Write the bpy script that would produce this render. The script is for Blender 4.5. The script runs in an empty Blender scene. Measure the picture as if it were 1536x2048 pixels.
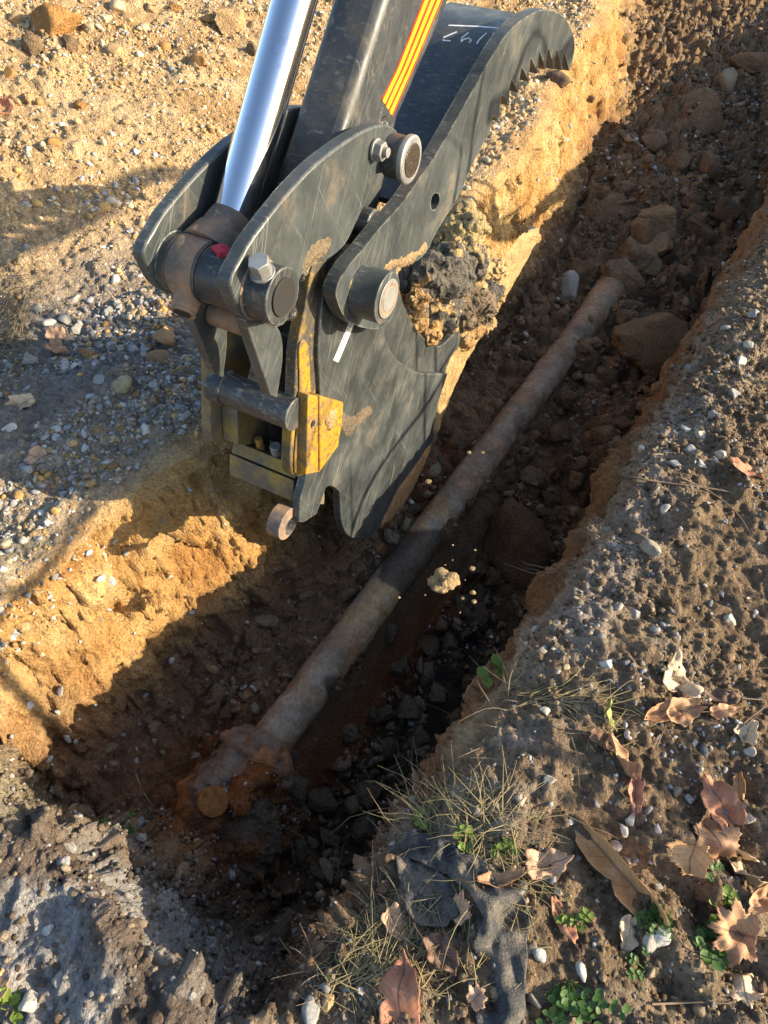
import bpy, bmesh, math, random
import numpy as np
from mathutils import Vector, Matrix
from mathutils.geometry import tessellate_polygon
from mathutils.bvhtree import BVHTree

R = math.radians
random.seed(11)
rng = np.random.default_rng(5)
S = bpy.context.scene
COL = S.collection

# ------------------------------------------------------------------ camera, sky, sun, exposure
CAM_H, FPX, PITCH = 1.62, 1490.0, R(49.5)
cam = bpy.data.cameras.new('camera')
cam.sensor_fit = 'VERTICAL'; cam.sensor_height = 36.0; cam.lens = FPX / 2048 * 36.0
cam.clip_start = 0.05; cam.clip_end = 500
cam_o = bpy.data.objects.new('camera', cam); COL.objects.link(cam_o)
cam_o.location = (0, 0, CAM_H); cam_o.rotation_euler = (R(90) - PITCH, 0, 0)
S.camera = cam_o

SUN_EL, SUN_AZ = R(20.0), R(100.0)
SUN_DIR = np.array([math.sin(SUN_AZ) * math.cos(SUN_EL), math.cos(SUN_AZ) * math.cos(SUN_EL), math.sin(SUN_EL)])
w = bpy.data.worlds.new('World'); S.world = w; w.use_nodes = True
nt = w.node_tree
bg = nt.nodes['Background']; sky = nt.nodes.new('ShaderNodeTexSky')
sky.sky_type = 'NISHITA'; sky.sun_disc = False
sky.sun_elevation = SUN_EL; sky.sun_rotation = SUN_AZ
sky.air_density = 1.0; sky.dust_density = 1.2; sky.ozone_density = 1.0
nt.links.new(sky.outputs[0], bg.inputs[0]); bg.inputs[1].default_value = 0.15
sun = bpy.data.lights.new('sun', 'SUN'); sun.energy = 5.0; sun.angle = R(0.36); sun.color = (1.0, 0.84, 0.60)
sun_o = bpy.data.objects.new('sun', sun); COL.objects.link(sun_o)
sun_o.rotation_euler = Vector(SUN_DIR.tolist()).to_track_quat('Z', 'Y').to_euler()
S.view_settings.view_transform = 'Standard'; S.view_settings.look = 'None'
S.view_settings.exposure = 1.2; S.view_settings.gamma = 1.0

# ------------------------------------------------------------------ photo geometry -> world
C0 = np.array([0, 0, CAM_H])
_fw = np.array([0, math.cos(PITCH), -math.sin(PITCH)]); _up = np.array([0, math.sin(PITCH), math.cos(PITCH)]); _rt = np.array([1.0, 0, 0])
def ray(px, py):
    return _rt * (px - 768) + _up * (1024 - py) + _fw * FPX
def atz(px, py, z):
    d = ray(px, py); return C0 + d * ((z - CAM_H) / d[2])
AZ = R(32.0)                                   # the trench runs 32 degrees right of straight ahead
T = np.array([math.sin(AZ), math.cos(AZ), 0]); N = np.array([math.cos(AZ), -math.sin(AZ), 0])
AZM = R(28.5)                                  # the machine's own heading
TM = np.array([math.sin(AZM), math.cos(AZM), 0]); NM = np.array([math.cos(AZM), -math.sin(AZM), 0])

# ------------------------------------------------------------------ helpers
def link(o, parent=None):
    COL.objects.link(o)
    if parent is not None: o.parent = parent
    return o
def tag(o, label=None, cat=None, group=None, kind=None):
    if label: o['label'] = label
    if cat: o['category'] = cat
    if group: o['group'] = group
    if kind: o['kind'] = kind
    return o
def empty(name, loc, rz=0.0):
    o = bpy.data.objects.new(name, None); COL.objects.link(o); o.location = loc; o.rotation_euler = (0, 0, rz)
    o.empty_display_size = 0.1
    return o
def finish(me, smooth, angle):
    if smooth:
        me.polygons.foreach_set('use_smooth', [True] * len(me.polygons))
        if angle is not None: me.set_sharp_from_angle(angle=R(angle))
    me.update()
def make(name, verts, faces, mat, parent=None, smooth=False, angle=None, mats=None, fmat=None):
    me = bpy.data.meshes.new(name)
    me.from_pydata([tuple(map(float, v)) for v in verts], [], [tuple(int(i) for i in f) for f in faces])
    for m in (mats or [mat]): me.materials.append(m)
    if fmat is not None: me.polygons.foreach_set('material_index', fmat)
    finish(me, smooth, angle)
    return link(bpy.data.objects.new(name, me), parent)
def make_np(name, V, F, mat, parent=None, smooth=True, col=None):
    """big meshes: V (n,3), F (m,k) arrays; col (n,3) becomes the point colour 'Col'"""
    me = bpy.data.meshes.new(name)
    n, (m, k) = len(V), F.shape
    me.vertices.add(n); me.vertices.foreach_set('co', np.ascontiguousarray(V, dtype=np.float32).ravel())
    me.loops.add(m * k); me.loops.foreach_set('vertex_index', np.ascontiguousarray(F, dtype=np.int32).ravel())
    me.polygons.add(m)
    me.polygons.foreach_set('loop_start', np.arange(0, m * k, k, dtype=np.int32))
    if smooth: me.polygons.foreach_set('use_smooth', np.ones(m, dtype=bool))
    if col is not None:
        a = me.color_attributes.new('Col', 'FLOAT_COLOR', 'POINT')
        c = np.ones((n, 4), dtype=np.float32); c[:, :3] = col
        a.data.foreach_set('color', c.ravel())
    me.materials.append(mat)
    me.update(); me.validate()
    return link(bpy.data.objects.new(name, me), parent)

# ------------------------------------------------------------------ noise
def _h(ix, iy, iz, seed):
    h = (ix.astype(np.uint32) * np.uint32(374761393) + iy.astype(np.uint32) * np.uint32(668265263)
         + iz.astype(np.uint32) * np.uint32(2246822519) + np.uint32((seed * 3266489917) & 0xffffffff))
    h = (h ^ (h >> np.uint32(13))) * np.uint32(1274126177)
    h = (h ^ (h >> np.uint32(16))) * np.uint32(2654435761)
    return ((h ^ (h >> np.uint32(15))) & np.uint32(0xffffff)).astype(np.float32) / np.float32(0xffffff)
def vnoise(P, f, seed=0):
    q = P.astype(np.float32) * np.float32(f) + np.float32(1000.0)
    i = np.floor(q).astype(np.int64); t = q - i; t = t * t * t * (t * (t * 6 - 15) + 10)
    x, y, z = i[:, 0], i[:, 1], i[:, 2]; r = 0
    for dx in (0, 1):
        wx = t[:, 0] if dx else 1 - t[:, 0]
        for dy in (0, 1):
            wy = t[:, 1] if dy else 1 - t[:, 1]
            for dz in (0, 1):
                wz = t[:, 2] if dz else 1 - t[:, 2]
                r = r + wx * wy * wz * _h(x + dx, y + dy, z + dz, seed)
    return r * 2 - 1
def fbm(P, f, octs=4, seed=0, gain=0.5):
    a, r, tot = 1.0, 0, 0
    for k in range(octs):
        r = r + a * vnoise(P, f * (2.03 ** k), seed + k * 17); tot += a; a *= gain
    return r / tot
def worley(P, f, seed=0):
    """distance to the nearest cell point (in cells) and that cell's random value"""
    q = P.astype(np.float32) * np.float32(f) + np.float32(500.0)
    i = np.floor(q).astype(np.int64); best = np.full(len(P), 9, np.float32); val = np.zeros(len(P), np.float32)
    for dx in (-1, 0, 1):
        for dy in (-1, 0, 1):
            for dz in (-1, 0, 1):
                x, y, z = i[:, 0] + dx, i[:, 1] + dy, i[:, 2] + dz
                d = ((x + _h(x, y, z, seed) - q[:, 0]) ** 2 + (y + _h(x, y, z, seed + 1) - q[:, 1]) ** 2
                     + (z + _h(x, y, z, seed + 2) - q[:, 2]) ** 2)
                m = d < best; best = np.where(m, d, best); val = np.where(m, _h(x, y, z, seed + 3), val)
    return np.sqrt(best), val
def sst(x, a, b):
    t = np.clip((x - a) / (b - a), 0, 1); return t * t * (3 - 2 * t)

# ------------------------------------------------------------------ materials
def nodes(name):
    m = bpy.data.materials.new(name); m.use_nodes = True
    t = m.node_tree; return m, t, t.nodes['Principled BSDF']
def nd(t, kind, **kw):
    n = t.nodes.new(kind)
    for k, v in kw.items(): setattr(n, k, v)
    return n
def noise_node(t, co, scale, detail=5, rough=0.6):
    n = nd(t, 'ShaderNodeTexNoise'); n.inputs['Scale'].default_value = scale
    n.inputs['Detail'].default_value = detail; n.inputs['Roughness'].default_value = rough
    t.links.new(co, n.inputs['Vector']); return n
def ramp(t, src, stops):
    r = nd(t, 'ShaderNodeValToRGB'); e = r.color_ramp.elements
    while len(e) < len(stops): e.new(0.5)
    for el, (p, c) in zip(e, stops):
        el.position = p; el.color = (c, c, c, 1) if isinstance(c, (int, float)) else (*c, 1)
    t.links.new(src, r.inputs[0]); return r
def mixc(t, fac, a, b, mode='MIX'):
    m = nd(t, 'ShaderNodeMix', data_type='RGBA', blend_type=mode)
    for s, v in ((0, fac), (6, a), (7, b)):
        if hasattr(v, 'is_linked') or hasattr(v, 'links'): t.links.new(v, m.inputs[s])
        elif s == 0: m.inputs[0].default_value = v
        else: m.inputs[s].default_value = (*v, 1)
    return m.outputs[2]
def bump(t, b, h, strength, dist):
    n = nd(t, 'ShaderNodeBump'); n.inputs['Strength'].default_value = strength; n.inputs['Distance'].default_value = dist
    t.links.new(h, n.inputs['Height']); t.links.new(n.outputs[0], b.inputs['Normal']); return n
def soil_mat(name, base=None, fine=95, bstr=1.0, bdist=0.016, rough=0.95, spec=0.15, var=(0.55, 1.35)):
    m, t, b = nodes(name)
    geo = nd(t, 'ShaderNodeNewGeometry'); co = geo.outputs['Position']
    if base is None:
        a = nd(t, 'ShaderNodeAttribute', attribute_name='Col'); c = a.outputs['Color']
    else:
        rgb = nd(t, 'ShaderNodeRGB'); rgb.outputs[0].default_value = (*base, 1); c = rgb.outputs[0]
    n1 = noise_node(t, co, fine, 6, 0.7); n2 = noise_node(t, co, 14, 4, 0.6)
    v = ramp(t, n1.outputs[0], [(0.3, var[0]), (0.7, var[1])])
    c1 = mixc(t, 1.0, c, v.outputs[0], 'MULTIPLY')
    v2 = ramp(t, n2.outputs[0], [(0.3, (0.82, 0.80, 0.78)), (0.7, (1.16, 1.14, 1.1))])
    c2 = mixc(t, 1.0, c1, v2.outputs[0], 'MULTIPLY')
    t.links.new(c2, b.inputs['Base Color'])
    b.inputs['Roughness'].default_value = rough; b.inputs['Specular IOR Level'].default_value = spec
    n3 = noise_node(t, co, fine * 0.7, 8, 0.75)
    vo = nd(t, 'ShaderNodeTexVoronoi'); vo.inputs['Scale'].default_value = fine * 1.1; t.links.new(co, vo.inputs['Vector'])
    vo2 = nd(t, 'ShaderNodeTexVoronoi'); vo2.inputs['Scale'].default_value = fine * 2.6; t.links.new(co, vo2.inputs['Vector'])
    h1 = nd(t, 'ShaderNodeMath', operation='MULTIPLY_ADD'); t.links.new(vo.outputs['Distance'], h1.inputs[0]); h1.inputs[1].default_value = -.45; t.links.new(n3.outputs[0], h1.inputs[2])
    h2 = nd(t, 'ShaderNodeMath', operation='MULTIPLY_ADD'); t.links.new(vo2.outputs['Distance'], h2.inputs[0]); h2.inputs[1].default_value = -.22; t.links.new(h1.outputs[0], h2.inputs[2])
    bump(t, b, h2.outputs[0], bstr, bdist)
    return m
M_SOIL = soil_mat('soil')
M_STONE = soil_mat('stone', fine=140, bstr=0.5, bdist=0.004, var=(0.75, 1.2))
M_CLOD = soil_mat('clod_earth', fine=80, bstr=1.0, bdist=0.012)

M_CLOD_TAN = soil_mat('mud_tan', base=(.40, .28, .14), fine=120, bstr=1.0, bdist=.008)
M_CLOD_GREY = soil_mat('mud_grey', base=(.30, .27, .22), fine=120, bstr=1.0, bdist=.008)
M_WETSOIL = soil_mat('wet_soil', fine=110, bstr=1.0, bdist=.010, rough=.62, spec=.5)
M_PIPE = soil_mat('corroded_iron', fine=70, bstr=.55, bdist=.005, rough=.68, spec=.4, var=(.6, 1.35))
M_CAP = soil_mat('rust_cap', base=(.26, .115, .035), fine=60, bstr=.8, bdist=.006, rough=.9)

def metal_mat(name, base, worn, rough=0.42, mud=(0.22, 0.155, 0.085), mud_amt=0.5, scratch=(0.28, 0.275, 0.235), metallic=0.0, scr=0.45, mlo=.52):
    """worn paint: fine scratches, dust film, mud flecks and smears"""
    m, t, b = nodes(name)
    geo = nd(t, 'ShaderNodeTexCoord'); co = geo.outputs['Object']
    c = mixc(t, ramp(t, noise_node(t, co, 9, 6, 0.65).outputs[0], [(0.42, 0.0), (0.68, 1.0)]).outputs[0], base, worn)
    fac = None
    for k, (rot, sc) in enumerate(((R(58), (5, 30, 420)), (R(66), (9, 30, 260)), (R(40), (6, 30, 330)), (R(118), (7, 30, 380)))):
        mp = nd(t, 'ShaderNodeMapping'); mp.inputs['Rotation'].default_value = (0, rot, 0); mp.inputs['Location'].default_value = (k * 3.1, k, k * 1.7); mp.inputs['Scale'].default_value = sc
        r0 = nd(t, 'ShaderNodeMapping'); r0.inputs['Rotation'].default_value = (0, rot, 0); t.links.new(co, r0.inputs['Vector'])
        mp.inputs['Rotation'].default_value = (0, 0, 0); t.links.new(r0.outputs[0], mp.inputs['Vector'])
        s = noise_node(t, mp.outputs[0], 1.0, 2, 0.5); mk = noise_node(t, mp.outputs[0], .06, 3, .6)
        f = ramp(t, s.outputs[0], [(0.60, 0.0), (0.70, scr)]); fm = ramp(t, mk.outputs[0], [(.46, .04), (.62, 1.0 if k < 3 else .5)])
        fx = nd(t, 'ShaderNodeMath', operation='MULTIPLY'); t.links.new(f.outputs[0], fx.inputs[0]); t.links.new(fm.outputs[0], fx.inputs[1])
        c = mixc(t, fx.outputs[0], c, scratch)
    be = nd(t, 'ShaderNodeBevel', samples=4); be.inputs['Radius'].default_value = .006; gn = nd(t, 'ShaderNodeNewGeometry'); dt = nd(t, 'ShaderNodeVectorMath', operation='DOT_PRODUCT')
    t.links.new(be.outputs[0], dt.inputs[0]); t.links.new(gn.outputs['Normal'], dt.inputs[1]); ew = ramp(t, dt.outputs['Value'], [(.90, .8), (.985, 0.0)])
    en = ramp(t, noise_node(t, co, 30, 4, .7).outputs[0], [(.40, 0.0), (.58, 1.0)]); em = nd(t, 'ShaderNodeMath', operation='MULTIPLY'); t.links.new(ew.outputs[0], em.inputs[0]); t.links.new(en.outputs[0], em.inputs[1])
    c = mixc(t, em.outputs[0], c, scratch)
    big = noise_node(t, co, 5.5, 7, 0.72); small = noise_node(t, co, 60, 4, 0.7)
    f1 = ramp(t, big.outputs[0], [(mlo, 0.0), (mlo + .17, mud_amt)])
    f2 = ramp(t, small.outputs[0], [(mlo + .06, 0.0), (mlo + .16, mud_amt)])
    c = mixc(t, f1.outputs[0], c, mud); c = mixc(t, f2.outputs[0], c, mud)
    t.links.new(c, b.inputs['Base Color'])
    rr = ramp(t, big.outputs[0], [(0.35, rough), (0.7, min(1, rough + 0.4))])
    t.links.new(rr.outputs[0], b.inputs['Roughness'])
    b.inputs['Metallic'].default_value = metallic; b.inputs['Specular IOR Level'].default_value = 0.5
    bump(t, b, small.outputs[0], 0.25, 0.003)
    return m
M_GREY = metal_mat('grey_paint', (0.030, 0.037, 0.039), (0.056, 0.065, 0.065), 0.29, mud_amt=0.45, mlo=.565)
M_DARK = metal_mat('dark_paint', (0.020, 0.023, 0.027), (0.045, 0.05, 0.052), 0.35, mud_amt=0.45)
M_PLATE = metal_mat('scraped_plate', (0.024, 0.029, 0.030), (0.060, 0.068, 0.068), 0.27, mud_amt=0.40, mlo=.57, scr=0.55)
M_STICK = metal_mat('stick_paint', (0.027, 0.032, 0.038), (0.046, 0.052, 0.056), 0.28, mud=(0.22, 0.17, 0.10), mud_amt=0.30, scr=0.35)
M_YEL = metal_mat('yellow_paint', (0.40, 0.21, 0.005), (0.33, 0.17, 0.010), 0.45, mud=(0.10, 0.075, 0.05), mud_amt=0.9, scratch=(0.16, 0.12, 0.08), mlo=.44)
M_WORNY = metal_mat('worn_yellow', (0.10, 0.088, 0.065), (0.34, 0.22, 0.03), 0.6, mud=(0.20, 0.16, 0.10), mud_amt=0.6)
M_GRIME = metal_mat('grimy_yellow', (0.035, 0.032, 0.028), (0.07, 0.055, 0.03), 0.55, mud=(0.34, 0.20, 0.012), mud_amt=0.7, mlo=.50)
M_STEEL = metal_mat('bolt_steel', (0.34, 0.35, 0.34), (0.22, 0.22, 0.21), 0.35, mud_amt=0.5, metallic=0.6)
M_RUSTY = metal_mat('rusty_eye', (0.10, 0.085, 0.075), (0.34, 0.19, 0.10), 0.6, mud=(0.36, 0.22, 0.12), mud_amt=0.9)
m, t, b = nodes('chrome'); M_CHROME = m
b.inputs['Base Color'].default_value = (0.80, 0.82, 0.85, 1); b.inputs['Metallic'].default_value = 1.0
_co = nd(t, 'ShaderNodeTexCoord').outputs['Object']; _mp = nd(t, 'ShaderNodeMapping'); _mp.inputs['Scale'].default_value = (40, 40, 4); t.links.new(_co, _mp.inputs['Vector'])
_n = noise_node(t, _mp.outputs[0], 1.0, 5, .65); t.links.new(ramp(t, _n.outputs[0], [(.35, .03), (.7, .16)]).outputs[0], b.inputs['Roughness']); _n2 = noise_node(t, _co, 22, 5, .7)
t.links.new(mixc(t, ramp(t, _n2.outputs[0], [(.58, 0.0), (.75, .6)]).outputs[0], (.60, .635, .69), (.34, .32, .29)), b.inputs['Base Color'])
def plain(name, c, rough=0.7, metallic=0.0, vscale=40, bstr=0.2):
    m, t, b = nodes(name)
    co = nd(t, 'ShaderNodeTexCoord').outputs['Object']; n = noise_node(t, co, vscale, 5, 0.65)
    v = ramp(t, n.outputs[0], [(0.3, 0.65), (0.7, 1.25)])
    t.links.new(mixc(t, 1.0, c, v.outputs[0], 'MULTIPLY'), b.inputs['Base Color'])
    b.inputs['Roughness'].default_value = rough; b.inputs['Metallic'].default_value = metallic
    bump(t, b, n.outputs[0], bstr, 0.004)
    return m
M_RED_ST = plain('decal_red', (0.70, 0.05, 0.012), 0.4, vscale=15, bstr=0.05)
M_YEL_ST = plain('decal_yellow', (0.85, 0.55, 0.015), 0.4, vscale=15, bstr=0.05)
M_CHALK = plain('chalk', (0.62, 0.66, 0.68), 0.9)
M_TAG = plain('tag_white', (0.80, 0.80, 0.76), 0.5, vscale=8)
M_INK = plain('tag_ink', (0.10, 0.10, 0.11), 0.6)
M_RAG = plain('red_paint', (0.42, 0.012, 0.04), 0.55, vscale=120, bstr=0.6)
M_BLACK = plain('hole_black', (0.012, 0.011, 0.010), 0.8)  # black standing in for shade in bores and behind the coupler
M_GREASE = plain('grease', (0.05, 0.04, 0.03), 0.25, vscale=90, bstr=0.8)

# ------------------------------------------------------------------ terrain
def ax(*segs):
    out = []
    for a, b_, d in segs: out.append(np.arange(a, b_, d))
    return np.concatenate(out)
s_ax = np.concatenate([[-70, -40, -22, -12, -7, -4, -2.5, -1.7, -1.2], ax((-0.9, -0.1, .008), (-0.1, 0.35, .0055), (0.35, 3.0, .0065), (3.0, 5.0, .011), (5.0, 9.5, .022)), [10, 11, 13, 16, 22, 35, 70]])
n_ax = np.concatenate([[-70, -40, -25, -16, -12], ax((-9, -5, .035), (-5, -2.6, .014), (-2.6, -1.45, .0085), (-1.45, -1.05, .0042), (-1.05, -.9, .006), (-.9, -.66, .005), (-.66, -.36, .006), (-.36, -.14, .0042), (-.14, 1.0, .0065), (1.0, 2.6, .016), (2.6, 7, .07)), [8, 10, 13, 18, 26, 40, 70]])
NS, NN = len(s_ax), len(n_ax)
SS, NNg = np.meshgrid(s_ax, n_ax, indexing='ij')
def col1(v, seed, f, amp):                     # smooth 1-D wobble
    P = np.zeros((v.size, 3), np.float32); P[:, 0] = v.ravel(); P[:, 1] = seed * 3.7
    return (amp * fbm(P, f, 4, seed)).reshape(v.shape)
def base_height(s, n):
    offL = col1(s, 3, 1.6, 0.10) + col1(s, 4, 7, 0.035); sw_ = .30 * sst(s, 3.2, 5.0) + .62 * sst(s, 4.8, 7.5)
    offR = col1(s, 5, 1.3, 0.035) + col1(s, 6, 8, 0.018)
    wl = 1 - sst(n, -1.05, -0.9); wr = sst(n, -.45, -.34)
    m_ = n + sw_ * np.clip((-.45 - n) / (.91 + sw_), 0, 1); m_ = m_ - offL * wl - offR * wr
    near = np.interp(m_, [-1.48, -1.40, -1.36, -1.29, -1.17, -1.09, -1.00, -.80, -.70, -.55, -.36, -.30, -.26, -.21, -.15, -.04],
                     [0, -.012, -.05, -.32, -.64, -.72, -.75, -.77, -.97, -1.03, -1.00, -.62, -.20, -.065, -.022, 0])
    far = np.interp(m_, [-1.48, -1.42, -1.38, -1.31, -1.20, -1.10, -1.00, -.80, -.70, -.55, -.36, -.30, -.26, -.21, -.15, -.04],
                    [0, -.012, -.05, -.36, -.68, -.74, -.76, -.78, -.82, -.84, -.80, -.55, -.20, -.065, -.022, 0])
    k = sst(s, 1.7, 2.7)
    z = near * (1 - k) + far * k
    sw = s + .03 * np.sin(n * 9) + col1(n, 8, 5, .03); slope_ = np.clip((sw - .02) / .30, 0, 1); kk = sst(n, -.95, -.75)
    z = z * (sst(sw, 0.03, 0.20) * (1 - kk) + kk * (slope_ ** .85) * (1 - .0 * s))      # end wall at the photographer's feet
    z = z * (1 - 0.45 * sst(s, 3.6, 8.0))                                          # floor ramps up at the far end
    bench = np.exp(-((n + 1.15) / .25) ** 2) * sst(s, 0.06, 0.2) * (1 - sst(s, 0.25, 0.5)) * 0.10
    z = z + bench
    z = z + .22 * (1 - sst(s, .30, .55)) * .5 * sst(n, -.80, -.70) * (1 - sst(n, -.34, -.28)) * sst(s, .1, .2)
    mound = np.exp(-(((s - .38) / .21) ** 4 + ((n + .83) / .19) ** 4)) * np.where(n > -.78, .10 + .18 * sst(s, .3, .5), .03)     # rusty soil that still carries the pipe end
    z = z + mound * (s > .02)
    rise = np.clip(-n - 2.1, 0, None)
    z = z + 0.27 * rise * np.exp(-rise / 14) * sst(-n, 2.0, 2.9) + .02 * sst(-n, 1.5, 2.4) * sst(s, 1.2, 3) - .10 * np.clip(n - .0, 0, 3.0)
    return z
Zb = base_height(SS, NNg)
dzs = np.gradient(Zb, s_ax, axis=0); dzn = np.gradient(Zb, n_ax, axis=1)
nl = np.sqrt(1 + dzs ** 2 + dzn ** 2)
P0 = SS[..., None] * T + NNg[..., None] * N; P0[..., 2] += Zb
nrm = (-dzs / nl)[..., None] * T + (-dzn / nl)[..., None] * N; nrm[..., 2] += 1 / nl
Pf = P0.reshape(-1, 3).astype(np.float32); sf, nf, zf = SS.ravel(), NNg.ravel(), Zb.ravel()
steep = np.clip(1 - (1 / nl).ravel(), 0, 1); steep = sst(steep, .15, .6)
# masks
offc = .30 * sst(sf, 3.2, 5.0) + .62 * sst(sf, 4.8, 7.5)
inside = sst(nf + offc, -1.5, -1.32) * (1 - sst(nf, -.30, -.16)) * sst(sf, .0, .15)
wallL = steep * (nf + offc < -.95) * (sf > -.1); wallR = steep * (nf > -.45) * (nf < 0)
floor_m = inside * (1 - steep) * sst(-zf, .15, .4)
offc = .30 * sst(sf, 3.2, 5.0) + .62 * sst(sf, 4.8, 7.5)
left = 1 - sst(nf + offc, -1.50, -1.36); right = sst(nf, -.28, -.14) * (nf < 30)
nearb = (1 - sst(sf, .04, .22)) * (1 - left) * (1 - sst(nf, -.35, -.2))
fine_m = (np.abs(sf) < 12) & (np.abs(nf) < 12)
# displacement
L0 = fbm(Pf, 1.1, 3, 21); L1 = fbm(Pf, 4.5, 4, 31); L2 = fbm(Pf, 17, 4, 41); L3 = fbm(Pf, 70, 3, 51)
w1, v1 = worley(Pf, 6.5, 61); w2, v2 = worley(Pf, 15, 71); w3, v3 = worley(Pf, 38, 81)
def dome(wd, r): return np.sqrt(np.clip(1 - (wd / r) ** 2, 0, 1))
c1, c2, c3 = dome(w1, .62) * np.clip(v1 * 1.6 - .5, 0, 1), dome(w2, .62) * np.clip(v2 * 1.5 - .35, 0, 1), dome(w3, .6) * np.clip(v3 * 1.4 - .3, 0, 1)
Pst = np.stack([sf * 14, nf * 3, zf * 2.2], 1)                                     # bucket-tooth scrapes run down the wall
scr = fbm(Pst, 1.0, 4, 91)
bil = np.abs(vnoise(Pf, 9, 97)) + .5 * np.abs(vnoise(Pf, 21, 98)) + .25 * np.abs(vnoise(Pf, 46, 99))   # crumbly, with sharp creases
bil = .55 - bil; L4 = vnoise(Pf, 130, 53)
ws, vs_ = worley(np.stack([sf, nf * .5, zf * .5], 1), 8, 65); slab = dome(ws, .8) * (vs_ - .4)
mnd = np.exp(-(((sf - .36) / .30) ** 4 + ((nf + .82) / .25) ** 4)) * inside
D = left * (.035 * L0 + .024 * L1 + .014 * L2 + .006 * L3 + .0025 * L4 + .024 * c2 * sst(L1, .0, .4) + .014 * c3 + .010 * bil)
D += wallL * (.034 * L1 + .014 * scr - .10 * np.clip(.16 - np.abs(scr), 0, .16) + .020 * L2 + .013 * L3 + .006 * L4 + .036 * bil + .045 * slab + .014 * c3 - .03 * dome(w2, .45) * (v2 < .25))
D += wallR * (.04 * L1 + .032 * L2 + .014 * L3 + .005 * L4 + .035 * bil + .02 * c2)
D += floor_m * (.035 * L1 + .022 * L2 + .008 * L3 + .003 * L4 + .030 * bil + .100 * c1 * sst(nf, -.95, -.7) + .052 * c2 + .018 * c3)
D += floor_m * sst(sf, 2.6, 3.4) * (.06 * c1 + .03 * c2)
D += mnd * (.03 * L1 + .020 * L2 + .012 * L3 + .020 * bil + .016 * c2 + .010 * c3)
endm = sst(sf, .0, .1) * (1 - sst(sf, .5, .7)) * (nf > -1.0) * (nf < -.2) * (1 - floor_m)
D += endm * (.03 * L1 + .024 * L2 + .012 * L3 + .004 * L4 + .030 * bil + .016 * c2 + .014 * c3)
D += right * (.022 * L1 + .020 * L2 + .0085 * L3 + .003 * L4 + .016 * c2 * sst(L1, -.1, .3) + .012 * c3 + .014 * bil)
D += right * .020 * np.sin((sf * 1.0 + nf * .35) * 2 * math.pi / .16 + 1.5 * L1) * sst(nf, .12, .35) * sst(L0, -.25, .2)      # crawler track prints
D += nearb * (.04 * L1 + .020 * L2 + .008 * L3 + .003 * L4 + .014 * c2 * sst(L1, 0, .3) + .008 * c3 + .016 * bil)
D *= fine_m
PV = P0.reshape(-1, 3) + nrm.reshape(-1, 3) * D[:, None]
# colours of the earths, darker brown with depth in the trench
def lerp(c, col, k): return c + (np.array(col, np.float32) - c) * np.clip(k, 0, 1)[:, None]
patch = fbm(Pf, 2.3, 4, 101); patch2 = fbm(Pf, 5.5, 4, 111)
c = np.zeros((len(Pf), 3), np.float32) + np.array([.52, .365, .20], np.float32)
c = lerp(c, (.43, .28, .14), sst(patch, .0, .35)); c = lerp(c, (.60, .45, .27), sst(patch2, .05, .4) * .7)
grav = left * sst(nf, -2.75, -2.2) * (1 - sst(sf, 1.3, 2.4))
c = lerp(c, (.25, .235, .225), grav * (.75 + .5 * patch))
c = lerp(c, (.38, .34, .26), left * sst(-sf, -.75, -.55) * sst(nf, -1.9, -1.6) * .6)
c = lerp(c, (.52, .31, .12), wallL * .95 + (1 - left) * sst(zf, -.5, -.1) * (nf < -1) * .6)
c = lerp(c, (.62, .43, .20), wallL * sst(patch2, -.05, .3) * .8); c = lerp(c, (.42, .20, .065), wallL * sst(-patch2, .15, .45) * .7)
c = lerp(c, (.21, .135, .08), sst(-zf, .38, .62) * inside)  # darker brown from partway down the walls to the floor
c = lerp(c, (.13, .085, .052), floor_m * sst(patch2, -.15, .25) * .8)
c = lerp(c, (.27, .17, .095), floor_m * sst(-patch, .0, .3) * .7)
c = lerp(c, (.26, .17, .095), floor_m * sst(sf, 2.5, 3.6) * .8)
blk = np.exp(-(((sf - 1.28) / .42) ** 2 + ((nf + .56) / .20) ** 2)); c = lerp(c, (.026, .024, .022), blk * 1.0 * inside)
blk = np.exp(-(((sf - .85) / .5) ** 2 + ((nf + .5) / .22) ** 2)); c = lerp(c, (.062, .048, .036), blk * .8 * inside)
red = np.exp(-(((nf + 1.02) / .10) ** 2)) * (sf > .2) * (sf < 2.2) * sst(patch2, -.1, .3) + np.exp(-(((nf + .70) / .06) ** 2)) * (sf > .6) * (sf < 1.7)
c = lerp(c, (.24, .085, .03), red * .75 * inside)
rc = np.exp(-(((sf - .40) / .26) ** 2 + ((nf + .83) / .20) ** 2)); c = lerp(c, (.25, .095, .032), rc * 1.35 * inside)
c = lerp(c, (.135, .088, .055), endm * (1 - np.clip(rc * 1.5, 0, 1)) * .9)
c = lerp(c, (.22, .12, .07), np.exp(-(((sf - .25) / .2) ** 2 + ((nf + 1.2) / .2) ** 2)) * .8 * inside)
c = lerp(c, (.30, .155, .075), wallR * .9 * sst(zf, -.6, -.2))
c = lerp(c, (.215, .155, .10), right); c = lerp(c, (.33, .25, .165), right * sst(patch, -.05, .3) * .8)
c = lerp(c, (.36, .31, .26), right * np.exp(-((nf + .13) / .10) ** 2) * sst(patch2, -.2, .2) * .9)
c = lerp(c, (.30, .245, .18), right * sst(-patch2, .1, .35) * .6)
c = lerp(c, (.16, .125, .10), nearb); c = lerp(c, (.37, .355, .34), nearb * .9 * sst(patch2, -.30, .12) * sst(nf, -.95, -.8) * (1 - sst(nf, -.5, -.3)))
c = lerp(c, (.34, .29, .20), nearb * (1 - sst(nf, -1.1, -.85)) * .9)
c = c * (1 + .18 * L2[:, None])
idx = np.arange(NS * NN).reshape(NS, NN)
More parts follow.
